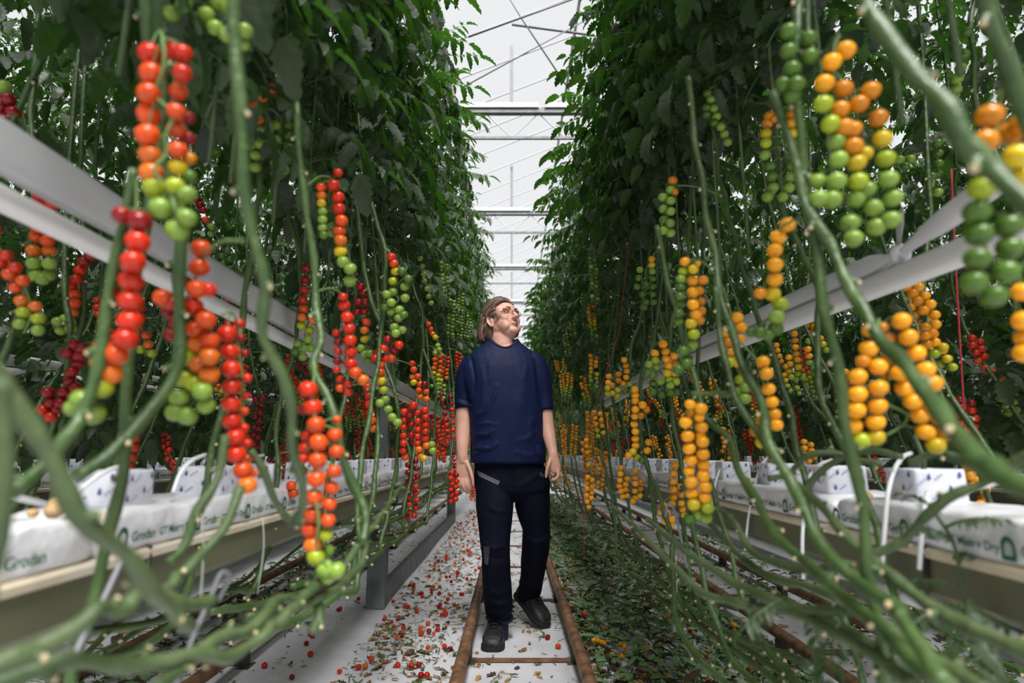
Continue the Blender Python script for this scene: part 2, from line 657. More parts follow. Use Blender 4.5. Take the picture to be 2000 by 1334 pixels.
def text_mesh(body, size):
    cu = FONT
    cu.body = body
    cu.size = size
    cu.extrude = 0.0
    cu.offset = 0.0006
    o = bpy.data.objects.new('tmp', cu)
    C.objects.link(o)
    dg = bpy.context.evaluated_depsgraph_get()
    dg.update()
    me = bpy.data.meshes.new_from_object(o.evaluated_get(dg))
    bpy.data.objects.remove(o)
    V = [tuple(v.co) for v in me.vertices]
    F = [tuple(p.vertices) for p in me.polygons]
    bpy.data.meshes.remove(me)
    return V, F


TXT = {s: text_mesh(s, z) for s, z in (('Grodan', .023), ('GT Master Dry', .019))}


def logo_arch(mb, y, z, w, h, X, s):
    """green tile with an arch-shaped opening and a bar below"""
    out, inn = [], []
    for i in range(13):
        a = math.pi * i / 12
        inn.append((math.cos(a) * w * .26, h * .50 + math.sin(a) * h * .26))
        out.append((math.cos(a) * w * .5, h * .58 + math.sin(a) * h * .42))
    inn = [(w * .26, h * .22)] + inn + [(-w * .26, h * .22)]
    out = [(w * .5, 0)] + out + [(-w * .5, 0)]
    vs = [(X, y + s * u, z + v) for u, v in out] + [(X, y + s * u, z + v) for u, v in inn]
    n = len(out)
    fs = [(i, i + 1, n + i + 1, n + i) for i in range(n - 1)] + [(n - 1, 0, n, 2 * n - 1)]
    mb.add(vs, fs)


def slab_mesh(seed, L=.98):
    """wrapped mineral wool slab, rumpled film, sagging pillow ends"""
    r = np.random.default_rng(seed)
    rings = []
    ny = 40
    ph = r.random(6) * 6.28
    for i in range(ny + 1):
        u = i / ny
        y = (u - .5) * L
        end = min(1, min(u, 1 - u) / .09)
        e = .35 + .65 * math.sqrt(max(0, 1 - (1 - end) ** 2))
        ring = []
        for j in range(28):
            a = 2 * math.pi * j / 28
            ca, sa = math.cos(a), math.sin(a)
            px = math.copysign(abs(ca) ** .28, ca) * .1035
            pz = math.copysign(abs(sa) ** .30, sa) * .038
            wr = .0035 * math.sin(23 * y + ph[0] + 3 * a) + .0025 * math.sin(51 * y + ph[1] - 5 * a) + .002 * math.sin(9 * y * 8 + ph[2] + 9 * a)
            k = 1 + wr * 9 * (1 if pz > -.02 else .2)
            ring.append((px * (1 + wr * 4) * (.82 + .18 * e), y, (.039 + pz * e * k) if pz > 0 else .039 + pz))
        rings.append(ring)
    b = MB()
    b.loft(rings)
    return b.mesh('slab', M['film'])


SLABS = [slab_mesh(s) for s in (1, 2, 3)]


def slab_print(s):
    """lettering on the aisle side of a slab; s=+1 when that side faces +x"""
    mb = MB()
    X = s * .1105
    for k, y0 in enumerate((-.46, -.215, .03, .275)):
        ys = y0 * s
        logo_arch(mb, ys, .014, .028, .036, X, s)
        V, F = TXT['Grodan']
        mb.add([(X, ys + s * (.024 + v[0]), .023 + v[1]) for v in V], F)
        if k == 3:
            continue
        V, F = TXT['GT Master Dry']
        mb.add([(X, ys + s * (.108 + v[0]), .024 + v[1]) for v in V], F)
    return mb.mesh('lettering', M['print_green'], False)


PRINT = {1: slab_print(1), -1: slab_print(-1)}
SLABZ = GZ1 + .0020


def place_slab(gx, y, s, lab, grp, k):
    me = SLABS[k % 3]
    o = link('growing_slab', me)
    o.location = (gx, y, SLABZ)
    tag(o, lab, 'slab', grp)
    p = link('printed_lettering', PRINT[s], o)
    p['label'] = 'green printed lettering and arch mark'
    return o


def block_mesh():
    b = MB()
    w, h = .051, .066
    rings = []
    for z, k in ((0, 1.0), (.004, 1.03), (.06, 1.0), (h, .985), (h, .9), (h - .006, .88)):
        ring = []
        for j in range(24):
            a = 2 * math.pi * j / 24
            ca, sa = math.cos(a), math.sin(a)
            ring.append((math.copysign(abs(ca) ** .18, ca) * w * k, math.copysign(abs(sa) ** .18, sa) * w * k, z))
        rings.append(ring)
    b.loft(rings)
    return b.mesh('block', M['block_film'])


def block_print():
    """blue drops and slanted handwriting strokes on the wrapped sides"""
    b = MB()
    for face in range(4):
        a = face * math.pi / 2
        R = Matrix.Rotation(a, 3, 'Z')
        for k, (u, z) in enumerate(((-.026, .052), (.014, .030), (-.034, .016), (.034, .056))):
            pts = [R @ Vector((u + .0046 * math.cos(t) * (1 if math.sin(t) < 0 else .6), -.0535, z + .0060 * math.sin(t))) for t in np.arange(0, 6.28, .6)]
            b.add(pts, [tuple(range(len(pts)))])
        for k, (u, z) in enumerate(((-.008, .044), (.032, .022), (-.016, .008), (-.042, .034))):
            q = []
            for i in range(9):
                q.append((u - .009 + .0022 * i, z + .0016 * i + .0028 * math.sin(i * 2.3)))
            for i in range(8):
                (x0, z0), (x1, z1) = q[i], q[i + 1]
                P = [R @ Vector((x, -.0535, zz)) for x, zz in ((x0, z0), (x1, z1), (x1, z1 + .0018), (x0, z0 + .0018))]
                b.add(P, [(0, 1, 2, 3)])
    return b.mesh('print', M['print_blue'], False)


BLOCK, BPRINT = block_mesh(), block_print()
b = MB()
b.tube([(0, 0, 0), (.004, .002, .03), (-.004, .012, .075)], [.006, .0055, .005], 7)
BSTUB = b.mesh('stub', M['stem_old'])


def place_block(x, y, rz, lab, grp):
    o = link('propagation_block', BLOCK)
    o.location = (x, y, SLABZ + .074)
    o.rotation_euler = (0, 0, rz)
    tag(o, lab, 'plant block', grp)
    p = link('printed_film', BPRINT, o)
    p['label'] = 'blue drop marks and slanted script on the white film'
    s = link('stem_base', BSTUB, o)
    s.location = (0, 0, .058)
    return o


def rows_of_slabs():
    for side, gx in ((-1, XC - .8), (1, XC + .8)):
        near = ['white film-wrapped slab on the red-row gutter, nearest the camera, with green lettering',
                'white film-wrapped slab on the red-row gutter, second from the camera'] if side < 0 else \
               ['white film-wrapped slab on the yellow-row gutter, nearest the camera, with green lettering',
                'white film-wrapped slab on the yellow-row gutter, second from the camera']
        start = .52 if side < 0 else 0.98
        for k in range(15):
            lab = near[k] if k < 2 else 'white film-wrapped slab farther along the %s-row gutter' % ('red' if side < 0 else 'yellow')
            place_slab(gx, start + k * 1.0, -side, lab, 'slabs on the %s row gutter' % ('red' if side < 0 else 'yellow'), k + (side > 0))
        o = 0
        first = ['white plant block with blue marks on the red row, nearest the camera', 'second white plant block on the red row, behind the hanging red truss'] if side < 0 else \
                ['white plant block with blue marks on the yellow row, nearest the camera', 'second white plant block on the yellow row', 'third white plant block on the yellow row']
        ys = [1.17, 1.50, 1.85] + [1.85 + .34 * i for i in range(1, 30)] if side < 0 else [1.27, 1.58, 1.96, 2.32] + [2.32 + .34 * i for i in range(1, 28)]
        for k, y in enumerate(ys):
            lab = first[k] if k < len(first) else 'white plant block with blue marks farther along the %s row' % ('red' if side < 0 else 'yellow')
            place_block(gx + side * (.03 if k % 2 else .012) * -1, y, random.uniform(-.12, .12), lab, 'plant blocks on the %s row' % ('red' if side < 0 else 'yellow'))
    for k in range(9):
        place_slab(XC - 2.4, 1.2 + k, 1, 'white film-wrapped slab on the gutter behind the red row', 'slabs on the gutter behind the red row', k)
    for k in range(20):
        place_block(XC - 2.39, 1.9 + .37 * k, random.uniform(-.1, .1), 'white plant block on the gutter behind the red row', 'plant blocks behind the red row')
    for k in range(6):
        place_slab(XC + 2.4, 1.6 + k, -1, 'white film-wrapped slab on the gutter behind the yellow row', 'slabs on the gutter behind the yellow row', k)
    for k in range(12):
        place_block(XC + 2.39, 2.2 + .38 * k, random.uniform(-.1, .1), 'white plant block on the gutter behind the yellow row', 'plant blocks behind the yellow row')


rows_of_slabs()


# ------------------------------------------------------------------ white overhead tubes with film
def flat_tube(path, hh, hw, n=20, p=.7):
    rings = []
    for (x, y, z), a, c in zip(path, hh, hw):
        ring = []
        for j in range(n):
            t = 2 * math.pi * j / n
            ring.append((x + math.copysign(abs(math.cos(t)) ** p, math.cos(t)) * c, y, z + math.copysign(abs(math.sin(t)) ** p, math.sin(t)) * a))
        rings.append(ring)
    b = MB()
    b.loft(rings)
    return b


def make_duct(X, a, c, up0, up1, lo0, lo1, y_end, lab, lab2, knot=None, y0=None):
    """a and c: photo columns where the edges up (film) and lo (pipe) were read: (top, bottom) rows"""
    def line(px, rows):
        p, q = at_x(px, rows[0], X), at_x(px, rows[1], X)
        return p.y, (p.z + q.z) / 2, (p.z - q.z) / 2
    for part, r0, r1 in (('lo', lo0, lo1), ('up', up0, up1)):
        ya, za, ha = line(a, r0)
        yc, zc, hc = line(c, r1)
        h = (ha + hc) / 2
        ys = np.linspace(y0 if y0 else max(.3, min(ya, yc) * .5), y_end, 60)
        zz = [za + (zc - za) * (y - ya) / (yc - ya) for y in ys]
        zz = [z if y > min(ya, yc) else z for y, z in zip(ys, zz)]
        # keep level beyond the far reading
        far = max(ya, yc)
        zf = za + (zc - za) * (far - ya) / (yc - ya)
        zz = [zf if y > far else z for y, z in zip(ys, zz)]
        if part == 'lo':
            bb = flat_tube([(X, y, z) for y, z in zip(ys, zz)], [h] * 60, [.024] * 60, p=.8)
            t = bb.build('white_pipe', M['duct'])
            tag(t, lab, 'pipe')
        else:
            hh = [h * (1 + .06 * math.sin(9 * y)) for y in ys]
            hw = [.016 + .004 * math.sin(7 * y + 1) for y in ys]
            t = empty('film_sleeve', (X, 0, 0))
            tag(t, lab2, 'plastic film')
            if knot is None:
                flat_tube([(0, y, z) for y, z in zip(ys, zz)], hh, hw, p=.6).build('sleeve', M['duct_film'], t)
            else:
                yk, zk = knot
                ys = np.concatenate([np.linspace(ys[0], yk - .3, 10), np.linspace(yk - .29, yk + .3, 40), np.linspace(yk + .31, y_end, 30)])
                zz, hh, hw = [], [], []
                for y in ys:
                    z = za + (zc - za) * (y - ya) / (yc - ya)
                    if y > far:
                        z = zf
                    u = abs(y - yk)
                    f = min(1, u / (.11 if y > yk else .16))
                    f = f * f * (3 - 2 * f)
                    zz.append(z * f + zk * (1 - f) + (.05 * min(1, (yk - y) / .3) if y < yk else 0))
                    hh.append(h * (.3 + .7 * f) * (.95 if y < yk else 1.05))
                    hw.append(.012 + .006 * f)
                flat_tube([(0, y, z) for y, z in zip(ys, zz)], hh, hw, p=.7).build('sleeve', M['duct_film'], t)
                kb = MB()
                kb.ball((0, yk, zk), (.022, .02, .024), 12, 8)
                kb.tube([(0, yk - .022, zk), (.012, yk, zk + .012), (0, yk + .022, zk)], .01, 8)
                kb.build('knot', M['duct_film'], t)
                lp = MB()
                lp.loft([[(-.004 + w * .3 * math.cos(q), yk - .02 * s + w * .9 * math.cos(q), zk + s * .075 + w * .4 * math.sin(q)) for q in np.arange(0, 6.28, .7)]
                         for s, w in ((.1, .010), (.35, .020), (.75, .034), (1.1, .028), (1.2, .008))])
                lp.build('loop', M['duct_film'], t)
                lp = MB()
                lp.loft([[(-.01 + w * .4 * math.cos(q), yk - .03 * s + w * math.cos(q), zk - s * .05 + w * .3 * math.sin(q)) for q in np.arange(0, 6.28, .7)]
                         for s, w in ((.1, .010), (.5, .02), (.95, .028), (1.1, .014))])
                lp.build('tail', M['duct_film'], t)


XL, XR = XC - .80, XC + .79
make_duct(XL, 0, 560, (238, 332), (600, 648), (366, 408), (655, 676), 9.0,
          'white pipe running along inside the red tomato row, under the film sleeve',
          'pale plastic film sleeve above the white pipe in the red tomato row')
kp = at_x(1758, 497, XR)
make_duct(XR, 1350, 1860, (668, 688), (425, 470), (690, 716), (478, 522), 5.5,
          'white pipe running along inside the yellow tomato row, under the knotted film',
          'pale plastic film sleeve tied in a knot above the white pipe in the yellow row', (kp.y, kp.z), .1)
make_duct(XC - 2.4, 0, 560, (690, 712), (772, 783), (716, 738), (786, 798), 9.0,
          'white pipe one row behind the red tomatoes, low in the dark',
          'film sleeve one row behind the red tomatoes, low in the dark', None, 1.2)
make_duct(XC + 2.4, 1480, 1990, (770, 782), (705, 726), (785, 797), (730, 752), 9.0,
          'white pipe one row behind the yellow tomatoes, in the dark',
          'film sleeve one row behind the yellow tomatoes, in the dark', None, 1.2)


# ------------------------------------------------------------------ hoses, hooks, strings
def px_tube(name, pts, r, m, lab, cat, grp=None, n=7, k=5):
    b = MB()
    b.tube(smooth_path([at_depth(*p) for p in pts], k), r, n)
    return tag(b.build(name, m), lab, cat, grp)


def hose(pts, lab):
    return px_tube('irrigation_tube', pts, .0042, M['white_tube'], lab, 'irrigation tube', 'white irrigation tubes')


hose(((1722, 1110, 1.14), (1728, 1030, 1.14), (1735, 960, 1.15), (1748, 915, 1.19), (1764, 892, 1.23), (1780, 885, 1.27)), 'white irrigation tube arching over the nearest plant block of the yellow row')
hose(((1796, 1112, 1.08), (1799, 1060, 1.08), (1804, 1005, 1.09), (1812, 960, 1.15)), 'short straight white irrigation tube in front of the nearest yellow-row slab')
hose(((1878, 968, 1.10), (1905, 955, 1.12), (1935, 948, 1.14), (1964, 944, 1.18)), 'white irrigation tube lying almost level, right of the nearest plant block')
hose(((1455, 1075, 1.9), (1462, 1010, 1.9), (1475, 945, 1.92), (1487, 910, 1.98), (1500, 892, 2.05)), 'white irrigation tube rising in front of the third yellow-row block')
hose(((1390, 990, 2.2), (1397, 945, 2.2), (1407, 915, 2.25), (1418, 903, 2.32)), 'white irrigation tube beside the fourth yellow-row block')
hose(((1574, 965, 1.55), (1582, 930, 1.55), (1600, 908, 1.6), (1625, 898, 1.68)), 'white irrigation tube beside the second yellow-row block')
hose(((1569, 1130, 1.45), (1567, 1060, 1.45), (1570, 1000, 1.5)), 'thin white irrigation tube hanging below the yellow-row gutter')
hose(((132, 982, 1.0), (165, 950, 1.03), (205, 922, 1.06), (250, 907, 1.12)), 'white irrigation tube curving up left of the nearest red-row block')
hose(((338, 962, 1.2), (352, 925, 1.23), (374, 900, 1.27), (402, 888, 1.34)), 'white irrigation tube arching right of the nearest red-row block')
hose(((-20, 962, .84), (25, 970, .86), (60, 978, .9), (90, 985, .95)), 'white irrigation tube lying on the nearest red-row slab')
hose(((480, 905, 1.7), (497, 893, 1.75), (515, 889, 1.8)), 'short white irrigation tube end between red-row blocks')


def hook(pts, lab):
    return px_tube('wire_hook', pts, .0036, M['wire'], lab, 'wire hook', 'bent wire stem hooks')


hook(((242, 1085, .80), (205, 1165, .76), (160, 1250, .72), (138, 1300, .70)), 'grey wire hook slanting in front of the red-row gutter')
hook(((428, 1170, .92), (447, 1130, .90), (442, 1118, .89), (430, 1122, .88), (412, 1165, .86), (375, 1250, .82), (340, 1345, .78)), 'grey wire stem hook with a looped end, low by the red row')
hook(((1618, 1090, 1.15), (1626, 1160, 1.14), (1633, 1250, 1.13)), 'grey wire hook hanging below the yellow-row gutter')
hook(((1300, 1010, 1.75), (1303, 988, 1.75), (1310, 985, 1.75), (1318, 1000, 1.75), (1332, 1060, 1.72), (1342, 1110, 1.7)), 'pale wire stem hook with a looped top under the orange truss')


def string(pts, lab, m='twine', r=.0014):
    return px_tube('twine', pts, r, M[m], lab, 'twine', 'hanging strings', 5, 3)


string(((396, 1000, 1.0), (397, 1090, 1.0), (390, 1190, 1.0)), 'pale string hanging down in front of the red-row gutter')
string(((513, 1010, 1.35), (515, 1070, 1.35), (503, 1160, 1.35)), 'second pale string hanging in front of the red-row gutter')
string(((1858, 330, 1.9), (1862, 430, 1.9), (1871, 600, 1.9), (1878, 720, 1.9), (1886, 860, 1.9)), 'pink-red twine hanging behind the knotted film in the yellow row', 'red_twine', .0028)
b = MB()
b.tube([(XC + .68, 3.05, 4.187), (XC + .64, 3.05, 2.6), (XC + .5, 3.08, 1.6), at_depth(1140, 860, 3.2), at_depth(1140, 1000, 3.2), at_depth(1140, 1100, 3.2)], .0012, 5)
tag(b.build('twine', M['red_twine']), 'thin red twine hanging by the leaf pile right of the man', 'twine')
string(((1320, 1085, 2.0), (1322, 1180, 2.0), (1316, 1235, 2.0)), 'pale string hanging over the leaf pile', 'twine')


for side, word in ((-1, 'red'), (1, 'yellow')):
    for dx, w2 in ((.68, 'on the aisle side'), (.94, 'on the far side')):
        b = MB()
        b.tube([(XC + side * dx, -8.5, 4.19), (XC + side * dx, 15, 4.19), (XC + side * dx, 44, 4.19)], .003, 5)
        tag(b.build('crop_wire', M['wire']), 'thin crop wire above the %s row %s, from which its vines hang' % (word, w2), 'wire')


# ------------------------------------------------------------------ litter, cut leaves, fallen fruit
def scatter_litter():
    mb = MB()
    r = random.Random(5)
    for i in range(7200):
        side = r.random()
        y = 2.0 + 9.5 * (r.random() ** 1.5)
        if side < .62:
            x = XC + r.uniform(-.84, -.31) if r.random() < .8 else XC + r.uniform(-2.2, -1.02)
            if r.random() > .55 + .45 * math.sin(3.1 * y + 5 * x) ** 2 * math.sin(1.7 * y + 2) ** 2:
                continue
        elif side < .74:
            x = XC + r.uniform(-.24, .24)
            if math.sin(4.9 * y + 2 * math.sin(9 * x)) < .35 and r.random() < .8:
                continue
        else:
            x = XC + r.uniform(.31, 2.1)
        z = (fz(x, y) if y < 9 else 0) + r.uniform(.002, .012)
        a = r.uniform(0, 6.28)
        k = r.random()
        L = r.uniform(.015, .05) * (1.3 if k > .8 else 1)
        W = L * (r.uniform(.12, .3) if k < .55 else r.uniform(.35, .6))
        mi = 0 if r.random() < .5 else r.choice((1, 2))
        leaflet(mb, np.array([x, y, z]), np.array([math.cos(a), math.sin(a), r.uniform(-.05, .2)]),
                np.array([r.uniform(-.3, .3), r.uniform(-.3, .3), 1]), L, W, r.uniform(-.4, .6), r.uniform(-.2, .5), mi, .25)
    for i in range(260):
        x, y = XC + r.uniform(-.82, .25), 2.0 + 6 * r.random() ** 1.5
        a = r.uniform(0, 6.28)
        L = r.uniform(.04, .12)
        z = fz(x, y) + .005
        mb.tube([(x, y, z), (x + math.cos(a) * L * .5, y + math.sin(a) * L * .5, z + r.uniform(0, .012)), (x + math.cos(a + .5) * L, y + math.sin(a + .5) * L, z)], r.uniform(.001, .0026), 4, r.choice((0, 1, 2)))
    o = mb.build('leaf_litter', [M['litter_brown'], M['litter_dark'], M['litter_green']])
    tag(o, 'dry brown and wilted green leaf scraps strewn over the white ground sheet', 'leaf litter', None, 'stuff')


scatter_litter()


def leaf_pile(name, lab, region, n, h, seed, frac=(.80, .92)):
    mb = MB()
    r = random.Random(seed)
    for i in range(n):
        y = region[2] + (region[3] - region[2]) * r.random() ** 1.6
        u = r.random()
        x = region[0] + (region[1] - region[0]) * u
        prof = math.sin(math.pi * min(1, max(0, u))) ** .6
        gap = .5 + .5 * math.sin(2.1 * y + 3 * x) * math.sin(1.3 * y + 1)
        z = .01 + h * prof * (.45 + .55 * gap) * r.random() ** .6
        a = r.uniform(0, 6.28)
        k = r.random()
        L = r.uniform(.04, .10)
        mi = 0 if k < frac[0] else (1 if k < frac[1] else 2)
        if gap < .25 and r.random() < .55:
            mi, z = r.choice((1, 2)), .012
        leaflet(mb, np.array([x, y, z]), np.array([math.cos(a), math.sin(a), r.uniform(-.2, .8)]),
                np.array([r.uniform(-.9, .9), r.uniform(-.9, .9), 1]), L, L * r.uniform(.22, .45), r.uniform(-.3, .6), r.uniform(.0, .7), mi, .1)
    o = mb.build(name, [M['leaf_cut'], M['litter_brown'], M['litter_dark']])
    tag(o, lab, 'cut leaves', None, 'stuff')


leaf_pile('leaf_pile', 'thick bed of cut green tomato leaves on the floor right of the man', (XC + .31, XC + 1.27, 1.9, 14), 8800, .15, 3)
leaf_pile('leaf_pile', 'dark cut leaves lying between the rails of the aisle behind the red row', (XC - 2.2, XC - 1.45, 1.4, 9), 1700, .10, 4)
leaf_pile('leaf_pile', 'dark cut leaves on the floor beyond the yellow row', (XC + 1.72, XC + 2.3, 1.4, 8), 900, .08, 6)


def tomato_mesh(seed=0, nu=18, nv=11):
    b = MB()
    b.ball((0, 0, 0), .5, nu, nv)
    V = []
    for x, y, z in b.v:
        r = math.hypot(x, y)
        if z > 0:
            z -= .09 * math.exp(-(r / .12) ** 2)
        V.append((x, y, z * .90))
    b.v = V
    return b.mesh('tomato', M['fruit'])


TOM = tomato_mesh()


def star_mesh():
    b = MB()
    for k in range(5):
        a = 2 * math.pi * k / 5
        d = np.array([math.cos(a), math.sin(a), .25])
        leaflet(b, np.array([0, 0, .385]), d, np.array([0, 0, 1.0]), .38, .12, .2, .5)
    b.tube([(0, 0, .37), (.03, .02, .6)], .035, 5)
    return b.mesh('calyx', M['calyx'])


STAR = star_mesh()


def fallen(x, y, c, D, lab, grp, z0=None):
    o = link('fallen_tomato', TOM)
    z = (fz(x, y) if y < 9 else 0) if z0 is None else z0
    o.location = (x, y, z + D * .46)
    o.scale = (D, D, D)
    o.rotation_euler = (random.uniform(-2, 2), random.uniform(-2, 2), random.uniform(0, 6))
    o.color = (*FRUIT[c], 1)
    tag(o, lab, 'tomato', grp)
    if y < 5 and random.random() < .5:
        link('calyx', STAR, o)
    return o


def scatter_fruit():
    r = random.Random(21)
    px_near = [(700, 1172), (722, 1172), (736, 1174), (749, 1176), (768, 1177), (778, 1210), (750, 1211), (735, 1078), (791, 1186), (797, 1187), (775, 1250),
               (836, 1223), (838, 1240), (855, 1237), (836, 1275), (868, 1272), (880, 1274), (725, 1294), (713, 1309), (777, 1308), (803, 1310),
               (818, 1308), (834, 1327), (822, 1328), (663, 1316), (605, 1245), (868, 1195), (870, 1205), (862, 1204), (857, 1187), (800, 1147), (808, 1146),
               (820, 1162), (824, 1162), (858, 1162), (895, 1125), (893, 1130), (848, 1116), (857, 1118), (838, 1131), (850, 1102), (871, 1096), (826, 1086), (905, 1097),
               (610, 1248), (598, 1262), (606, 1282), (660, 1195), (664, 1194), (516, 1306), (570, 1325), (700, 1310), (1090, 1268), (1070, 1250), (915, 1078), (919, 1082)]
    for k, (px, py) in enumerate(px_near):
        p = at_floor(px, py)
        fallen(p.x, p.y, r.choice('RRDDRV' if k != 18 else 'O'), r.uniform(.024, .031), 'small red tomato fallen on the white ground sheet left of the man', 'fallen red tomatoes')
    for k in range(95):
        y = 3.6 + 8 * r.random() ** 1.2
        x = XC + r.uniform(-.80, -.33)
        fallen(x, y, r.choice('RRDDRVO'), r.uniform(.022, .030), 'small red tomato fallen on the white ground sheet left of the man', 'fallen red tomatoes')
    for px, py in ((1160, 1258), (1168, 1259), (1175, 1262), (1181, 1264), (1213, 1266), (1220, 1270), (1215, 1290), (1433, 1227), (1436, 1228)):
        p = at_floor(px, py, .05)
        fallen(p.x, p.y, r.choice('AAU'), .027, 'orange tomato fallen on the bed of cut leaves', 'fallen orange tomatoes', .055)
    for px, py in ((1139, 1206), (1143, 1208), (1348, 1242)):
        p = at_floor(px, py, .05)
        fallen(p.x, p.y, 'R', .027, 'red tomato fallen on the bed of cut leaves right of the man', 'fallen red tomatoes on the cut leaves', .06)


scatter_fruit()
# crumbs of dry root on the slabs
for lab, px, py, d, r in (('crumbled tan lump of rooting medium on the nearest red-row slab', 105, 985, .98, .017), ('small pale crumb beside the tan lump on the nearest red-row slab', 66, 993, .96, .008),
                          ('small tan crumb of rooting medium beside the nearest yellow-row block', 1692, 990, 1.3, .013)):
    b = MB()
    p = at_depth(px, py, d)
    p.z = SLABZ + .074 + r * .6
    for q in range(5):
        b.ball((random.uniform(-.4, .4) * r, random.uniform(-.4, .4) * r, random.uniform(-.2, .2) * r), r * random.uniform(.6, .9), 8, 6)
    o = b.build('root_crumb', M['dry'])
    o.location = p
    tag(o, lab, 'crumb')
# ------------------------------------------------------------------ vines
def stem_into(mb, path, r, scars=True, seed=0, n=9, k=5):
    """knobbly tomato stem with pale leaf scars"""
    rr = random.Random(seed)
    P = smooth_path(path, k)
    P = [np.array(p) for p in P]
    L = [0.0]
    for a, b in zip(P[:-1], P[1:]):
        L.append(L[-1] + float(np.linalg.norm(b - a)))
    for i in range(1, len(P)):      # slight zigzag from node to node
        t = nrm(P[i] - P[i - 1])
        q = nrm(np.cross(t, np.array([.2, 1.0, .3])))
        w = (L[i] * 11 + seed * .37) % 2.0
        P[i] = P[i] + q * (.0075 * (abs(w - 1.0) - .5)) * min(1, L[i] * 5)
    R = r if not np.isscalar(r) else [r] * 2
    rad = []
    for i, s in enumerate(L):
        u = s / (L[-1] + 1e-9)
        base = R[0] + (R[-1] - R[0]) * u
        rad.append(base * (1 + .13 * math.sin(s * 52 + seed) + .07 * math.sin(s * 111 + 2 * seed)))
    mb.tube(P, rad, n, 0)
    if scars:
        s, side = .05, 1
        while s < L[-1]:
            i = min(len(P) - 2, next((j for j in range(len(L)) if L[j] >= s), len(P) - 2))
            t = nrm(P[min(i + 1, len(P) - 1)] - P[i])
            q = nrm(np.cross(t, np.array([0, -1.0, .25])))
            d = nrm(q * side + np.array([0, -.7, .1]) * rr.uniform(.2, 1.2))
            c = P[i]
            rb = rad[i]
            mb.tube([c + d * rb * .5 - t * rb * .4, c + d * rb * 1.25, c + d * rb * 1.6 + t * rb * .3], [rb * .75, rb * .6, rb * .48], 7, 0, cap=False)
            mb.ball((c + d * rb * 1.55 + t * rb * .25).tolist(), rb * .46, 7, 5, 1)
            side = -side
            s += rr.uniform(.07, .12)


FOL = {}


def foliage_mesh(side, seed, zlo, zhi=4.0, n=42, near=False):
    """leaves of one vine; the aisle lies on the side*x side"""
    random.seed(seed)
    mb = MB()
    for i in range(n):
        z = zlo + (zhi - zlo) * ((i + random.random()) / n) ** (1.5 if zlo < 1.5 else 1.0)
        az = i * 2.4 + random.uniform(-.5, .5) + seed
        toward = math.cos(az) * side
        L = random.uniform(.25, .37)
        if toward > .2:
            reach = .15 + .15 * min(1, max(0, (z - 1.75) / .9))
            L = min(L, reach * random.uniform(.9, 1.3) / max(.45, toward) * 1.25)
        if z > 2.7:
            L *= 1 - .28 * (z - 2.7) / 1.3
        L = max(L, .17)
        compound_leaf(mb, (random.uniform(-.02, .02), random.uniform(-.03, .03), z), az, random.uniform(-.1, .75), L, random.uniform(1.0, 1.9))
    for q in range(3):
        compound_leaf(mb, (0, 0, zhi), random.uniform(0, 6.28), random.uniform(.7, 1.2), random.uniform(.2, .32), 1.0, .7)
    for q in range(4):         # slender young shoots reaching into the aisle
        z = random.uniform(2.3, zhi)
        az = (0 if side > 0 else math.pi) + random.uniform(-.7, .7)
        compound_leaf(mb, (side * random.uniform(.05, .15), random.uniform(-.05, .05), z), az, random.uniform(.0, .8), random.uniform(.22, .36), random.uniform(.6, 1.2), .6)
    return mb.mesh('foliage', [M['leaf'], M['stem']])


for s in (-1, 1):
    FOL[s] = [foliage_mesh(s, 31 + 7 * k + (s > 0), 1.85) for k in range(6)]
    FOL[s, 'low'] = [foliage_mesh(s, 131 + 7 * k + (s > 0), 1.05, n=66) for k in range(4)]
    FOL[s, 'high'] = [foliage_mesh(s, 331 + 7 * k + (s > 0), 2.08, n=42) for k in range(4)]
    FOL[s, 'mid'] = [foliage_mesh(s, 231 + 7 * k + (s > 0), 1.68, n=42) for k in range(3)]


def stem_variant(s, seed):
    random.seed(seed)
    b = MB()
    u = random.uniform
    head = [(0, 0, 4.2), (s * .02, .02, 3.2), (s * .06, u(-.03, .03), 2.2), (s * u(.12, .17), u(-.08, .0), 1.6), (s * u(.15, .2), u(-.3, -.15), 1.15),
            (s * u(.16, .23), u(-.65, -.45), .82)]
    path = head + ([(s * u(.08, .15), u(-.95, -.8), u(.66, .76)), (s * u(-.02, .05), u(-1.2, -1.05), u(.64, .74)), (s * -.06, -1.4, u(.66, .74))] if s > 0 else [(s * u(.14, .22), u(-1.05, -.85), u(.5, .62)), (s * u(.08, .16), u(-1.7, -1.4), u(.42, .56)), (s * .05, -2.1, u(.40, .55))])
    stem_into(b, path, (.0055, .0088), True, seed, 7, 6)
    return b.mesh('stem', [M['stem'], M['scar']])


STEM = {s: [stem_variant(s, 500 + 3 * k + s) for k in range(5)] for s in (-1, 1)}


def stage_letters(kind, stage, n):
    """ripening from the top of the truss down"""
    if kind == 'red':
        tab = {'ripe': 'DRRRRRRRVV', 'mix': 'RRVVOYLGGG', 'green': 'GGFGGFGFGF', 'half': 'RRRRRVVOLG'}
    else:
        tab = {'ripe': 'AUAAAUAAAY', 'mix': 'UAAAYLGGFF', 'green': 'FGFFFGFFGF', 'half': 'AAAUAAAYLG'}
    t = tab[stage]
    return [t[min(9, int(10 * i / n))] for i in range(n)]


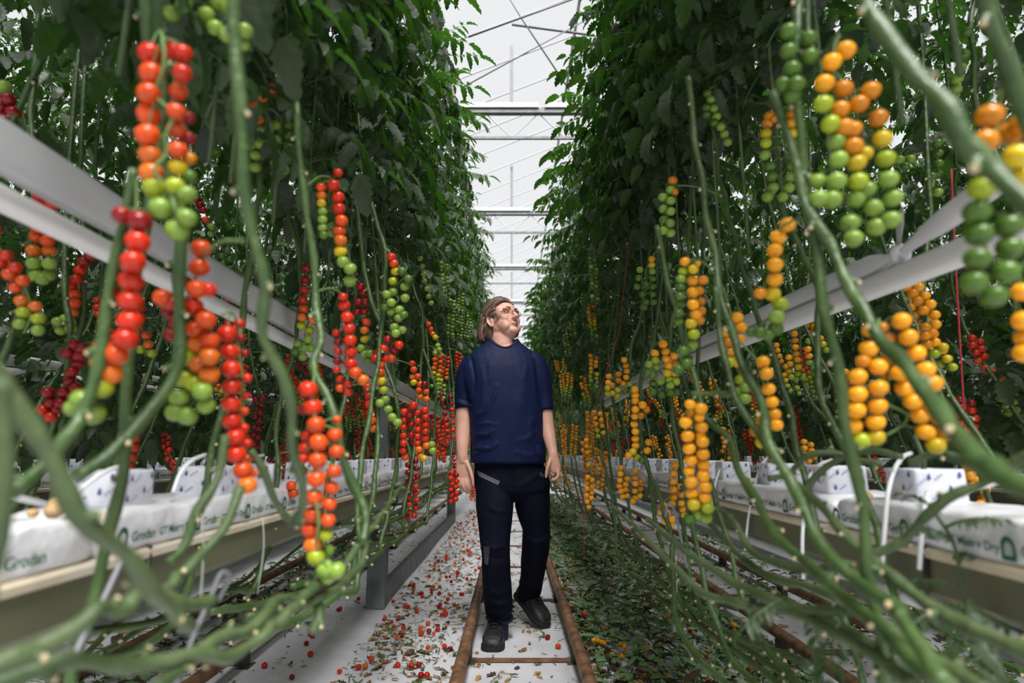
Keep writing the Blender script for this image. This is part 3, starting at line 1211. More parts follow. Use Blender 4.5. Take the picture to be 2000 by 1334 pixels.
def truss_layout(n, D, seed, bend=0.0):
    """two ranks of fruit down a hanging stalk: list of (pos, letter index), stalk points"""
    r = random.Random(seed)
    phi = r.uniform(-.7, .7)
    ax = np.array([math.cos(phi), math.sin(phi), 0])
    pts, out = [], []
    x = np.array([0.0, 0, 0])
    pts.append(x.copy())
    for i in range(n):
        for sg in (-1, 1):
            if r.random() < .06:
                continue
            off = ax * sg * D * r.uniform(.5, .62) + np.array([r.uniform(-.12, .12), r.uniform(-.25, .25), (-.25 if sg > 0 else .15)]) * D
            out.append((x + off + np.array([0, 0, -D * .35]), i, D * r.uniform(.9, 1.04) * (1 - .12 * (i / n) ** 3)))
        x = x + np.array([bend * D * .5 * math.sin(i * .35), r.uniform(-.05, .05) * D, -D * .86])
        pts.append(x.copy())
    return out, pts


def stalk_into(mb, pts, fruit, D, ped=None, detail=True):
    P = [np.array(p) for p in pts]
    if ped is not None:
        P = [np.array(ped), (np.array(ped) + P[0]) / 2 + np.array([0, 0, D * .5])] + P
    mb.tube(smooth_path(P, 3), [D * .075] * (3 * (len(P) - 1) + 1), 6, 0)
    if not detail:
        return
    Q = np.array(P)
    for c, i, d in fruit:
        c = np.array(c)
        j = int(np.argmin(np.linalg.norm(Q - (c + np.array([0, 0, d * .7])), axis=1)))
        top = c + np.array([0, 0, d * .36]) + nrm(Q[j] - c) * d * .12
        mid = (Q[j] + top) / 2 + np.array([0, 0, d * .12])
        mb.tube([Q[j], mid, top], [D * .05, D * .045, D * .05], 5, 0, cap=False)
        for k in range(5):
            a = 2 * math.pi * k / 5 + i
            leaflet(mb, top - np.array([0, 0, d * .02]), np.array([math.cos(a), math.sin(a), -.15]), np.array([0, 0, 1.0]), d * .36, d * .13, .1, .4)


MERGED = {}


def merged_truss(kind, stage, v):
    """a small far-away truss as one mesh"""
    key = (kind, stage, v)
    if key in MERGED:
        return MERGED[key]
    D = .030 if kind == 'red' else .029
    n = 9 + v % 3
    fruit, pts = truss_layout(n, D, 40 + v, .3 * (v - 1))
    keys = 'DRVOUAYLGF'
    b = MB()
    stalk_into(b, pts, fruit, D, None, False)
    L = stage_letters(kind, stage, n)
    for c, i, d in fruit:
        b.ball(c.tolist(), (d / 2, d / 2, d * .45), 9, 6, 1 + keys.index(L[i]))
    MERGED[key] = b.mesh('truss', [M['calyx']] + [M['fruit_' + k] for k in keys])
    return MERGED[key]


def add_fruit(parent, pos, D, c, r):
    o = link('tomato', TOM, parent)
    o.location = pos
    o.scale = (D, D, D)
    o.rotation_euler = (r.uniform(-.35, .35), r.uniform(-.35, .35), r.uniform(0, 6))
    o.color = (*FRUIT[c], 1)
    return o


def row_vine(side, x, y, kind, k, lab, grp, fol, trusses, split, stem=True):
    root = empty('tomato_vine', (x, y, 0))
    tag(root, lab, 'tomato plant', grp)
    r = random.Random(k * 17 + 3 + (side > 0))
    f = link('foliage', r.choice(fol), root)
    if stem:
        link('stem', r.choice(STEM[side]), root)
    for z, stage in trusses:
        D = .030 if kind == 'red' else .029
        p = np.array([side * r.uniform(.19, .25), r.uniform(-.2, .12), z + r.uniform(-.12, .12)])
        ped = np.array([side * .10 if z > 1.5 else side * .17, p[1] + (.03 if z > 1.5 else -.05), p[2] + .03])
        if split:
            n = r.choice((9, 10, 11))
            fruit, pts = truss_layout(n, D, r.randint(0, 9999), r.uniform(-.4, .4))
            fruit = [(c + p, i, d) for c, i, d in fruit]
            b = MB()
            stalk_into(b, [q + p for q in pts], fruit, D, ped, False)
            t = b.build('truss', M['calyx'], root)
            L = stage_letters(kind, stage, n)
            for c, i, d in fruit:
                add_fruit(t, c, d, L[i], r)
        else:
            t = link('truss', merged_truss(kind, stage, r.randint(0, 5)), root)
            t.location = p
            t.rotation_euler = (0, 0, r.uniform(-.6, .6))
    return root


# ------------------------------------------------------------------ vines read one by one from the photograph
def hero(side, name_lab, stems=(), trusses=(), fol_y=None, fol='', auto=None, dia_real=None):
    """stems: (list of (px,py,depth), radius0, radius1); trusses: (label, diameter px, fruit string, joint (px,py,depth) or None, front)"""
    DR = dia_real or (.030 if side < 0 else .0285)
    s = -side
    first = None
    parsed = []
    for lab, dia, txt, joint, front in trusses:
        d = DR * FPX / dia
        items = []
        for w in txt.split():
            k = 1.0
            if '*' in w:
                w, kk = w.split('*')
                k = float(kk)
            a, b = w[:-1].split(',')
            items.append((float(a), float(b), w[-1], k))
        parsed.append((lab, d, items, joint, front))
    if stems:
        p0 = at_depth(*stems[0][0][0])
    elif parsed:
        p0 = at_depth(parsed[0][2][0][0], parsed[0][2][0][1], parsed[0][1])
    else:
        p0 = Vector((XC + side * .6, fol_y, 0))
    base = np.array([p0.x, p0.y, 0])
    root = empty('tomato_vine', base)
    tag(root, name_lab, 'tomato plant')
    b = MB()
    seed = int(abs(p0.x) * 1000 + p0.y * 777) % 997
    allp = []
    for pts, r0, r1 in stems:
        P = [np.array(at_depth(*p)) - base for p in pts]
        allp += P
        stem_into(b, P, (r0, r1), True, seed + len(allp), 10, 5)
    joints = []
    if auto is not None or not stems:
        it = parsed[0]
        J = np.array(at_depth(it[2][0][0] + side * 10, it[2][0][1] - 14, it[1] + .03)) - base
        r = random.Random(seed)
        u = r.uniform
        zt = 4.2
        P = [(J[0] + side * .26, J[1] + .25, zt), (J[0] + side * .23, J[1] + .18, zt * .5 + J[2] * .5), (J[0] + side * .10, J[1] + .07, J[2] + .32), tuple(J + np.array([side * .006, .01, 0])),
             (J[0] + side * .01, J[1] - .03 + .06, J[2] - .25)]
        z = J[2] - .25
        yy = J[1] + .03
        lean = min(1.0, max(.05, (J[1] + base[1] - .9) / 1.4))
        while z > .62:
            z -= .24
            yy -= u(.14, .26) * lean * (.5 if side < 0 else 1)
            P.append((J[0] + side * u(-.01, .04), yy, max(z, .5 if side > 0 else .66)))
        if side < 0:
            P.append((P[-1][0] + side * .06, yy - .25 * lean - .02, .64))
            P.append((P[-1][0] + side * .06, yy - .45 * lean - .05, .66))
        else:
            P.append((P[-1][0] + side * .05, yy - .4 * lean, .47))
            P.append((P[-1][0] + side * .05, yy - .8 * lean - .03, .45))
        stem_into(b, P, (.0054, .0086), True, seed, 8, 6)
        allp += [np.array(p) for p in smooth_path(P, 4)]
    if b.v:
        b.build('stem', [M['stem'], M['scar']], root)
    r = random.Random(seed)
    for lab, d, items, joint, front in parsed:
        fruit = []
        for px, py, c, k in items:
            dd = d + (r.uniform(-.35, .35)) * DR + (DR * .8 if k < .75 else 0)
            fruit.append((np.array(at_depth(px, py, dd)) - base, c, DR * k * dd / d))
        zs = sorted(fruit, key=lambda q: -q[0][2])
        nb = max(3, min(9, len(zs) // 2))
        pts = []
        for q in np.array_split(np.arange(len(zs)), nb):
            m = np.mean([zs[i][0] for i in q], axis=0)
            pts.append(m + np.array([0, (-.55 if front else .40) * DR, DR * .3]))
        if joint is not None:
            ped = np.array(at_depth(*joint)) - base
        elif allp:
            top = pts[0] + np.array([0, 0, DR])
            ped = min(allp, key=lambda q: np.linalg.norm(q - top))
        else:
            ped = pts[0] + np.array([side * .03, .03, .06])
        tb = MB()
        stalk_into(tb, pts, [(c, i, D) for i, (c, _, D) in enumerate(fruit)], DR, ped, d < 1.9)
        t = tb.build('truss', M['calyx'], root)
        if lab:
            t['label'] = lab
        for c, col, D in fruit:
            add_fruit(t, c, D, col, r)
    if fol_y is not None:
        f = link('foliage', FOL[s, 'high'][seed % 3] if side > 0 or fol_y < 1.5 and not fol else (FOL[s, 'mid'] if fol == 'mid' else FOL[s])[seed % 3], root)
        f.location = (XC + side * .68 - base[0], fol_y - base[1], 0)
        st = MB()
        st.tube([(0, 0, 1.6), (0, .02, 3), (0, 0, 4.4)], .0055, 6)
        so = st.build('upper_stem', M['stem'], root)
        so.location = f.location
    return root


L, R = -1, 1
# ---- red row
hero(L, 'tomato vine with a big two-rank truss, red on top to pale green below, upper left',
     [(((282, -60, .84), (288, 60, .85), (300, 220, .88), (345, 420, .90), (352, 520, .90), (350, 640, .90), (338, 740, .88), (280, 820, .84), (215, 880, .80), (150, 930, .76)), .0075, .0095)],
     [('long two-rank truss turning from red through orange to pale green', 45,
       '293,105R 296,144V 291,183V 291,224V 288,263V 294,303O 296,338O 302,368L 314,407G 345,449G 357,104R*.8 340,100R*.8 356,143R*.8 348,179V*.8 344,218V*.8 344,254V*.8 347,293V*.8 347,327Y*.8 342,363L*.8 365,380G*.8 365,425G*.85 350,395G*.6 367,230D*.6 368,270D*.6 370,310U*.6 370,345F*.6',
       (300, 85, .86), True)], .62, 'mid')
hero(L, 'tomato vine with a long dark-red truss slanting down to green tips, at left',
     [(((262, 330, .80), (245, 420, .80), (222, 520, .79), (205, 640, .78), (185, 720, .77), (165, 800, .76), (140, 845, .74), (90, 905, .72), (20, 960, .68)), .0065, .0085)],
     [('single-rank dark red truss with orange, lime and green tip', 46,
       '272,432D 269,472R 260,511R 256,549R 254,589R 253,627R 245,663R 226,693V 215,729O 197,756L 161,781G 182,808G 238,420D*.8 224,533R*.6 218,571R*.6 202,675V*.75 193,708O*.7 141,798G*.7',
       None, False)], 1.05, 'mid')
hero(L, 'tomato vine whose thick winding stem passes in front of the white film sleeve',
     [(((452, -40, .70), (458, 60, .70), (466, 200, .70), (478, 330, .70), (487, 430, .71), (500, 500, .71), (517, 560, .72), (515, 640, .73), (532, 690, .74), (552, 735, .75), (566, 800, .77), (572, 870, .79), (590, 930, .82), (588, 985, .86), (575, 1022, .9)), .0072, .0062)],
     [('red truss fading to orange and green, hanging by a curved stalk', 39,
       '393,486V 389,522V 384,565V 407,565R*.8 377,598R 402,625V 382,643V 386,673O 409,664V 388,711O 409,697O 409,731O 364,697L 361,740L 380,749L 350,776G 395,763G 402,792G*.9 343,805G 366,812G 319,582V 339,592R*.8 337,654D*.8 353,549D*.7 330,610D*.7 345,630D*.8',
       (478, 470, .72), False),
      ('straight bright red truss ending in orange', 37,
       '443,651R 448,686R 452,721R 452,755R 451,788R 453,822R 459,854R 461,887R 474,918V 483,948O 467,632R*.6 483,738R*.5 480,773R*.5 477,803V*.5 477,835R*.5 482,866R*.55 483,895R*.5 493,924V*.55 478,690D*.5 470,660D*.5',
       (432, 615, .95), False)], 1.55, '')
hero(L, 'tomato vine bearing the large foreground red truss with green tip beside the white floor',
     [(((580, 200, 1.2), (585, 320, 1.2), (602, 420, 1.2), (612, 520, 1.2), (620, 600, 1.18), (625, 660, 1.15), (612, 715, 1.1), (640, 770, 1.08), (655, 830, 1.06), (665, 880, 1.06), (690, 940, 1.06), (712, 1000, 1.05), (705, 1060, 1.02)), .0062, .0082)],
     [('large red-orange truss turning green at the tip', 36,
       '602,760R 611,795R 617,830V 622,864V 620,899V 618,935V 613,971V 611,1006V 607,1035V 611,1064O 617,1088L 635,1110G 657,1114G 640,1126G*.9 654,849V*.8 657,882V*.8 652,921V*.8 648,952V*.8 643,984V*.8 641,1017V*.8 637,1045L*.75 640,1075G*.7 600,851R*.7 596,875R*.7 593,895R*.65 591,920R*.6 592,800D*.6 658,820V*.5',
       (616, 712, 1.1), True),
      ('slim red truss with orange tip', 25,
       '670,580R*.75 672,597R 678,620R 682,642R 684,665R 685,687R 685,710R 694,728V 709,742O 657,650R*.68 660,668D*.68 660,686R*.68 659,705D*.68 658,722R*.65 664,740R*.65 664,758V*.68 680,750R*.7 680,766R*.7',
       (622, 568, 1.3), False),
      ('curved truss, red at the top to green', 25,
       '660,338R*.75 651,362R 660,385R 662,408R 667,431V 663,452V 665,470O 665,491Y 670,512G 684,525G 683,549G 627,366V*.75 628,382O*.75 628,397Y*.75 630,413G*.75 630,429G*.75 630,445G*.75 632,459F*.75 648,455G*.7 649,440G*.6',
       (602, 360, 1.35), False)], 2.05, '')
hero(L, 'tomato vine with a thin red-orange-green truss behind the white pipe, left of centre',
     (), [('', 18.5, '598,523D 596,546D 594,566R 592,585R 593,603V 590,620O 589,636L 605,646L 602,663G 582,672G 596,680G 577,687F 592,697G 612,625O 607,680G', None, False),
          ('short red truss low beside the foreground one', 20, '593,895R 591,919R 569,948V 562,967V 573,963V', None, False)], 2.55, '', True)
hero(L, 'tomato vine with a thick green cluster topped by two red fruit, left of the man',
     (), [('', 18.5, '764,502R 769,515V 772,530Y 767,549L 767,570G 764,591G 764,609G 779,621G 770,639G 773,651G 791,582G 790,560G 797,545F 785,530F 785,644G 752,600F 755,575G 780,605G 788,615F', None, False)], 2.9, '', True)
hero(L, 'tomato vine with a dark red-to-green truss and a red column below it',
     (), [('', 17.5, '704,560D 710,572D 714,590D 712,608D 716,629V 712,645O 712,662Y 712,692G 719,704G 705,680G 722,690G 697,610D 700,590D', None, False),
          ('', 18.5, '718,756R 721,773R 721,789R 724,805R 726,821V 730,836O', None, False)], None, '', True)
hero(L, 'tomato vine with a loose truss of red above and green below, beside the grey column',
     (), [('', 18.5, '757,663D 749,681R 737,690D 770,684D 779,674R 743,712V 743,727V 745,744Y 749,762L 752,780G 758,800G 766,815G 776,825G 742,787G 733,700R 752,700R 735,745O 765,700V', None, False)], None, '', True)
hero(L, 'tomato vine with three close columns of small red fruit, left of the man\'s elbow',
     (), [('', 15.5, '789,804R 789,820R 788,835R 788,851R 788,866R 787,880R 791,893V 807,792R*1.2 815,806R 816,823R 816,839R 815,853R 815,866R 818,878O 821,891O 830,801R 831,815R 831,829R 831,843R 831,857R 833,870O 828,895Y 800,812D 803,830D 803,850D 845,880G 843,868G', None, False),
          ('', 14, '805,710R 808,722V 806,736O 808,747Y 816,735V 820,750V 818,763V 829,750D 832,765V 820,775O 833,780O', None, False)], 3.3, '', True)
hero(L, 'tomato vine with a double dark-red truss reaching lowest towards the concrete beam',
     (), [('', 12.5, '812,900D 797,923D 797,941D 797,957R 799,972R 799,986R 796,999R 796,1011R 814,915D 815,931D 812,950R 812,963R 814,977R 812,992R 809,1007R 797,908D 808,935D', None, False)], None, '', True)
hero(L, 'tomato vine with a small bent truss, orange to green, beside the man\'s head',
     (), [('', 11.5, '837,633V 841,643V 845,652O 850,659Y 855,675G 852,685G 860,694G 850,690G 858,683G', None, False),
          ('green unripe truss', 11.5, '821,505G 825,520G 827,535G 829,549G 834,564G 837,579G 842,592G', None, False)], None, '', True)
hero(L, 'tomato vine with twin dark-red trusses right beside the man\'s forearm',
     (), [('', 10.5, '862,770D 864,783D 868,796D 869,808D 870,819R 872,830R 874,842R 875,853R 874,865R 880,775D 882,788D 883,800R 884,813R 884,826R 885,840R 885,853R', None, False),
          ('', 11.5, '882,923R 880,934R 883,945R 881,956R 883,967R 881,979R 891,928D 892,940R 890,951R 892,963R 890,975R', None, False)], None, '', True)
hero(L, 'tomato vine with a thin dark red truss ending green, far left under the white pipe',
     (), [('', 22, '177,500D 164,511D 156,528R 149,546R 138,559R 146,575V 146,592V 141,610O 113,628G 136,628G 119,645G 139,641G 126,622G*.8', None, False)], 1.3, 'mid', True)
hero(L, 'tomato vine with an all dark red truss splitting in two, low at far left',
     (), [('', 24, '146,673D 132,690D 155,695D 152,711D 141,726D 137,744D 94,767D 125,767D 100,787D 119,787D 85,801R 100,814R 148,758D 160,680D 112,800D*.8', None, False)], None, '', True)
hero(L, 'tomato vine with mixed red and green fruit behind the pipe, at the left edge',
     (), [('', 26, '77,381R 79,395R 101,399R 72,420D 74,445V 72,462V 92,470V 65,490O 96,490O 65,515G 96,515G 71,538G 94,538G 82,545G', None, False),
          ('', 28, '16,194D 3,210D 26,220D 10,235D 8,170G', None, False)], .9, 'mid', True)
hero(L, 'tomato vine with two green trusses under a few orange fruit, upper left among leaves',
     (), [('', 23, '530,173V 511,189O 497,206O 504,233O 490,237O 490,257G 511,257G 490,283G 508,282G 500,304G 499,327G', None, False),
          ('green unripe truss', 22, '539,245G 539,273G 537,296G 539,318G 562,245F 563,267F 565,289F 562,311F 555,332G', None, False)], 1.8, 'mid', True)
hero(L, 'tomato vine with big unripe green fruit at the top edge, left of centre',
     (), [('green unripe truss', 32, '336,26G 360,9G 404,28G 420,54G 443,68G 478,60G 446,14G 476,89G*.7 425,5G 316,36G*.6', None, False)], 1.2, 'mid', True, .025)
hero(L, 'tomato vine with tiny red-to-green truss and green bunch behind the film sleeve, left',
     (), [('', 14.5, '385,390D 397,411D 402,429V 413,443G 412,457G 391,400D 420,490F 420,507F 423,525F 445,490F 449,507F 450,525F 434,500F 436,516F', None, False)], 2.3, 'low', True)
hero(L, 'tomato vine with dim dark-red trusses in the shade, low left of centre',
     (), [('', 13, '515,775D 512,790D 510,806D 508,822D 506,838D 505,855D 503,872D 500,780D 502,797D 500,815D 498,835D 497,850D 497,868D', None, False),
          ('', 12, '585,705D 596,702D 607,706D 590,718D 601,716D 613,717D 620,708D 598,728D', None, False)], None, '', True)

# ---- yellow row
hero(R, 'tomato vine with the large three-column truss, orange above and green below, upper right',
     [(((1575, -40, 1.05), (1580, 60, 1.02), (1600, 110, .99), (1640, 70, .95)), .0055, .004)],
     [('big three-column truss ripening from green to orange', 37,
       '1652,98A 1625,121A 1610,163A 1608,203L 1622,242L 1634,277G 1638,312G 1634,354G 1625,390G 1597,354G*.9 1599,388G 1647,173U 1641,214U 1650,249U 1667,252U*.9 1667,285U 1673,318Y 1676,354L 1671,388G 1660,436G 1667,466G 1678,203U 1701,177U 1715,231U 1723,271Y 1730,310L 1736,350G 1744,387G 1741,429G 1706,406G 1711,443G 1695,370G*.9 1690,300Y*.8',
       (1640, 70, .95), False)], .62, '')
hero(R, 'tomato vine at the right edge with very large near fruit, orange above green',
     [(((1655, -60, .62), (1700, 20, .60), (1745, 95, .58), (1790, 155, .56), (1850, 205, .54), (1885, 265, .53), (1935, 325, .52), (1985, 385, .50), (2060, 450, .48)), .0075, .0095),
      (((1905, -60, .62), (1935, 40, .62), (1962, 110, .62), (1990, 200, .62), (2040, 320, .62)), .0085, .009)],
     [('large near truss, orange at the top and green hanging low', 50,
       '1933,226U 1972,261U 1923,277U 1986,305Y 1993,347Y 1917,368L 1907,414F 1912,458F 1909,505F 1902,551F 1942,577F 1965,532F 1972,484F 1970,440F 1998,245U', (1965, 160, .66), False),
      ('orange fruit cut by the right edge', 40, '1997,570A 1998,626A 2003,660A 2000,690A', (2010, 500, .85), False)], 1.05, '')
hero(R, 'tomato vine whose long thick stem runs diagonally across the white pipe to the right edge',
     [(((1510, 180, .98), (1535, 260, .96), (1562, 345, .94), (1580, 410, .92), (1618, 480, .90), (1650, 540, .87), (1685, 598, .83), (1715, 665, .79), (1775, 715, .73), (1815, 775, .68), (1855, 830, .62), (1905, 885, .56), (1965, 935, .51), (2060, 985, .46)), .0068, .0105)],
     [('single column of orange fruit ending in green', 31,
       '1538,439A 1520,463A 1513,489A 1514,517A 1513,546A 1485,573U*.8 1509,574Y 1524,594L 1517,619G 1515,642F 1485,650F*.9 1468,649F*.7 1500,655F*.8', (1588, 430, .93), False),
      ('wide orange truss of several columns hanging behind the thick stem', 36,
       '1761,627A 1774,659A 1789,690A 1808,722A 1823,749A 1700,644A*.9 1697,680A 1686,705U*.8 1715,716A 1739,699U*.9 1757,728A 1767,759A 1783,784A 1797,811A 1808,843A 1828,870Y 1675,736A 1675,770A 1672,801A 1665,832A 1681,860L 1716,758A 1714,793A 1710,824A 1710,854Y 1820,792A 1837,817A 1845,846A 1722,640U*.7 1735,660U*.7 1730,735A*.5 1745,690A*.7', (1716, 650, .84), False)], 1.55, '')
hero(R, 'tomato vine with pale stem beside two orange columns in front of the white pipe',
     [(((1345, 150, 1.4), (1352, 220, 1.4), (1362, 300, 1.38), (1376, 390, 1.36), (1390, 470, 1.34), (1402, 540, 1.3), (1415, 610, 1.26), (1437, 670, 1.2), (1462, 740, 1.14), (1490, 800, 1.08), (1505, 870, 1.02), (1540, 940, .98), (1580, 1010, .92), (1610, 1070, .88), (1660, 1130, .82), (1740, 1180, .74), (1790, 1255, .68), (1850, 1345, .62)), .0062, .0098),
      (((1398, 560, 1.26), (1405, 640, 1.25), (1420, 715, 1.2), (1432, 772, 1.16), (1478, 838, 1.1), (1508, 900, 1.02)), .0058, .007),
      (((1350, 768, 1.25), (1395, 768, 1.22), (1432, 772, 1.17)), .005, .0055)],
     [('two-column truss, orange to green', 24,
       '1338,511A*.85 1334,530L*.8 1330,545G*.8 1329,562F*.8 1328,579F*.8 1327,595F*.8 1326,612F*.8 1325,628F*.8 1352,548A 1353,571A 1354,595A 1359,615A 1350,632Y 1355,653L 1352,674G 1335,686F 1341,710F 1325,722F 1373,547U*.9 1365,568U*.85 1368,589U*.85 1369,607U*.85 1366,626U*.85 1354,526Y*.85 1362,515A*.6',
       (1390, 525, 1.33), False),
      ('orange truss partly behind the pale stem', 24,
       '1440,620A 1447,639A 1420,648A 1423,668U 1425,688U 1447,661A*.8 1440,707A 1456,727A 1425,707L 1447,741L 1456,757G 1442,765G 1455,778G', None, False),
      ('single orange column right of the pale stem', 27,
       '1490,707A 1497,730A 1501,760A 1507,785A 1512,809A 1516,830A 1488,822U*.85 1477,842U 1488,864Y', None, False)], 2.05, '')
hero(R, 'tomato vine with a pair of orange columns ending in green, hanging before the gutter blocks',
     [(((1283, 440, 1.55), (1296, 510, 1.55), (1310, 570, 1.53), (1328, 640, 1.5), (1345, 700, 1.46), (1365, 775, 1.4), (1385, 822, 1.36), (1420, 855, 1.3), (1437, 900, 1.24), (1468, 965, 1.16), (1510, 1035, 1.06), (1560, 1090, .98), (1610, 1130, .9), (1680, 1195, .82), (1750, 1260, .74), (1840, 1345, .66)), .0058, .0095)],
     [('two long orange columns with lime and green tips', 26,
       '1369,798A 1370,834A 1372,863A 1373,887A 1374,908A 1374,930A 1378,951A 1377,972A 1382,992L 1378,1011G 1339,825A 1343,852A 1346,876A 1349,899A 1346,920A*.85 1350,942A 1352,963A 1355,986Y 1360,1005G 1348,1012F 1348,790A*.85 1348,807A*.7 1366,815A*.8 1368,850A*.8', None, False)], 2.55, '')
hero(R, 'tomato vine with a broad bunch of orange-to-green columns near the white pipe end',
     (), [('', 17, '1295,672A*1.1 1279,690A 1300,687A 1301,701A 1306,714A 1316,696A 1318,712U 1303,729Y 1280,704L 1281,717G 1275,733F 1306,741L 1309,753G 1309,767F 1318,728Y 1320,745L 1321,767F 1276,749F 1275,765F 1290,745G 1292,770F 1268,712G 1266,728F', None, False)], 2.95, '', True)
hero(R, 'tomato vine with one straight orange column in the middle right, green at its foot',
     (), [('', 15.5, '1240,761A 1241,772A 1241,783A 1241,800A 1240,813A 1239,829A 1241,843A 1241,857A 1241,871A 1236,882Y 1228,890A 1244,893L 1254,899F 1255,791A*1.1 1262,800U 1267,864A 1264,880A 1252,812U', None, False),
          ('', 12.5, '1213,914A 1212,926A 1211,938A 1210,949A 1213,959A 1216,970A 1225,935A 1222,946A 1222,956A 1224,968A 1241,920A 1241,933A 1241,945A 1240,959A 1241,972A 1252,940U 1251,955U 1250,968Y 1236,980A', None, False)], 3.3, '', True)
hero(R, 'tomato vine with short orange columns below the pair of long ones, near the floor pipe',
     (), [('', 16, '1319,908A 1316,924A 1315,940A 1315,956A 1315,971A 1312,984A 1328,950A*.85 1330,967A*.85 1331,983A*.85 1333,995A*.85 1336,1006Y*.85', None, False),
          ('', 16.5, '1295,987A 1301,1002A 1312,1014A 1300,1017A 1309,1028A 1290,1000A*.8', None, False)], None, '', True)
hero(R, 'tomato vine with clustered orange fruit over yellow and green, beside the man\'s shoulder height',
     (), [('', 12.5, '1219,703A 1222,714A 1224,725A 1223,737A 1217,749A 1208,731U 1208,743U 1207,762Y 1206,775L 1189,735A 1188,747A 1187,758Y 1187,768Y 1230,750L 1232,765F 1220,765F 1195,752U 1196,768Y', None, False)], None, '', True)
hero(R, 'tomato vine with a curling orange truss under the knotted film, far right',
     (), [('', 21, '1794,561A 1806,578A 1817,594A 1825,615A 1827,634A 1820,649U 1825,668A 1841,678Y 1825,691L 1783,573U 1792,588U 1804,606U 1807,640U 1807,656U 1810,673U 1770,560U', None, False)], 2.3, 'low', True, .0285)
hero(R, 'tomato vine with small orange and green columns visible below the white pipe, right',
     (), [('', 13.5, '1552,652A 1553,665A 1554,678A 1555,691A 1557,703A 1559,717Y 1557,730L 1541,698A 1543,711A 1541,724Y 1545,736L 1554,741G 1568,738G', None, False),
          ('', 14, '1596,643G 1594,658G 1580,666G 1578,682A 1580,695A 1580,708G 1587,720F 1590,732F 1598,735F', None, False),
          ('', 15, '1639,715U 1650,726A', None, False)], None, '', True)
hero(R, 'tomato vine with twin slim columns, orange tips over green, upper right among leaves',
     (), [('', 22, '1503,227U 1499,241U 1496,261Y 1496,280L 1494,303G 1504,325F 1508,345F 1510,367G 1499,385G 1529,385G 1547,224U 1545,241A 1547,261Y 1547,283L 1547,304G 1548,325G 1544,346G 1541,367G 1564,259F 1566,280F 1568,303F 1573,322F 1578,343F 1512,232U*.8', None, False)], 1.3, '', True)
hero(R, 'tomato vine with dark unripe green fruit at the top edge, upper right',
     (), [('green unripe truss', 33, '1541,61F 1541,100F 1548,135F 1531,164F 1556,164F 1548,187F 1580,75F 1582,110F', None, False)], 1.8, '', True, .0255)
hero(R, 'tomato vine with a slim unripe green truss, right of the bright roof gap',
     (), [('green unripe truss', 18, '1382,182F 1388,195G 1394,212G 1400,228G 1408,248G 1415,262G 1421,278G 1380,210F 1380,224F 1395,240F', None, False),
          ('', 19, '1314,353U 1310,371G 1310,392G 1310,413G 1309,436G 1310,455G 1295,385G 1296,408G 1297,430F 1296,450G 1318,375U*.8', None, False)], 2.8, '', True)
hero(R, 'tomato vine with green fruit and one orange on top, middle right above the broad bunch',
     (), [('', 14.5, '1273,506A 1273,518Y 1274,530G 1275,545F 1276,560F 1275,575F 1277,590F 1250,527G 1248,543F 1245,560F 1255,575F 1262,555F 1262,590F 1258,600F', None, False)], 3.1, '', True)
hero(R, 'tomato vine with three small orange trusses just right of the man\'s hand',
     (), [('', 10.5, '1160,805A 1162,816A 1164,828A 1166,840Y 1172,808A 1174,820A 1176,832A 1178,845Y 1168,852L', None, False),
          ('', 10.5, '1145,860A 1146,872A 1147,884A 1148,896A 1149,908A 1138,866U 1139,880U', None, False),
          ('', 11.5, '1148,932A 1147,943A 1147,955A 1146,967A 1147,980A 1157,938A 1157,950A 1156,962A 1155,973A 1150,990A', None, False)], None, '', True)
hero(R, 'tomato vine with unripe green fruit hanging at top right, near the edge',
     (), [('green unripe truss', 22, '1888,63F 1883,108F 1876,133G 1870,154G 1867,175G 1860,190F*.8', None, False),
          ('green unripe truss', 19, '1778,311G 1757,312G 1768,325F 1832,280F 1832,300F 1833,320F 1831,340F 1815,360G 1832,376G 1820,345F', None, False)], .9, 'low', True)


# thick lower stems trained along the row near the floor
def low_stem(pts, r0, r1, lab, side):
    p0 = at_depth(*pts[0])
    root = empty('tomato_vine', (p0.x, p0.y, 0))
    tag(root, lab, 'tomato plant')
    b = MB()
    stem_into(b, [np.array(at_depth(*p)) - np.array([p0.x, p0.y, 0]) for p in pts], (r0, r1), True, int(pts[0][0]) % 97, 10, 6)
    b.build('stem', [M['stem_old'], M['scar']], root)


low_stem(((-40, 700, .46), (10, 765, .47), (60, 835, .48), (110, 920, .49), (150, 1000, .50), (200, 1042, .52), (250, 1085, .55), (290, 1150, .58), (335, 1190, .62), (375, 1225, .66)), .0082, .0078,
         'thick bare vine stem crossing the near red-row slab from the left edge', L)
low_stem(((-60, 1320, .52), (20, 1290, .54), (80, 1265, .56), (150, 1225, .58), (195, 1188, .60), (240, 1190, .63), (275, 1160, .66), (300, 1150, .7), (360, 1180, .74), (420, 1170, .8)), .0090, .0075,
         'thick bare vine stem rising from the lower left corner', L)
low_stem(((-40, 1345, .56), (60, 1312, .58), (140, 1290, .60), (230, 1300, .64), (310, 1290, .68), (380, 1275, .72), (450, 1280, .78), (520, 1235, .84), (570, 1190, .9), (610, 1150, .98), (660, 1120, 1.08)), .0090, .0072,
         'long bare vine stem lying along the bottom left, ending under the big red truss', L)
low_stem(((300, 1350, .66), (370, 1290, .72), (430, 1245, .78), (500, 1220, .84), (545, 1170, .92), (600, 1175, .98), (650, 1150, 1.06), (700, 1110, 1.2), (720, 1050, 1.4)), .0085, .007,
         'knobbly bare vine stem in the bundle below the big red truss', L)
low_stem(((440, 850, .95), (425, 930, .93), (385, 1000, .90), (365, 1060, .88), (330, 1100, .85)), .0068, .0075, 'bare vine stem slanting down in front of the second red-row plant block', L)
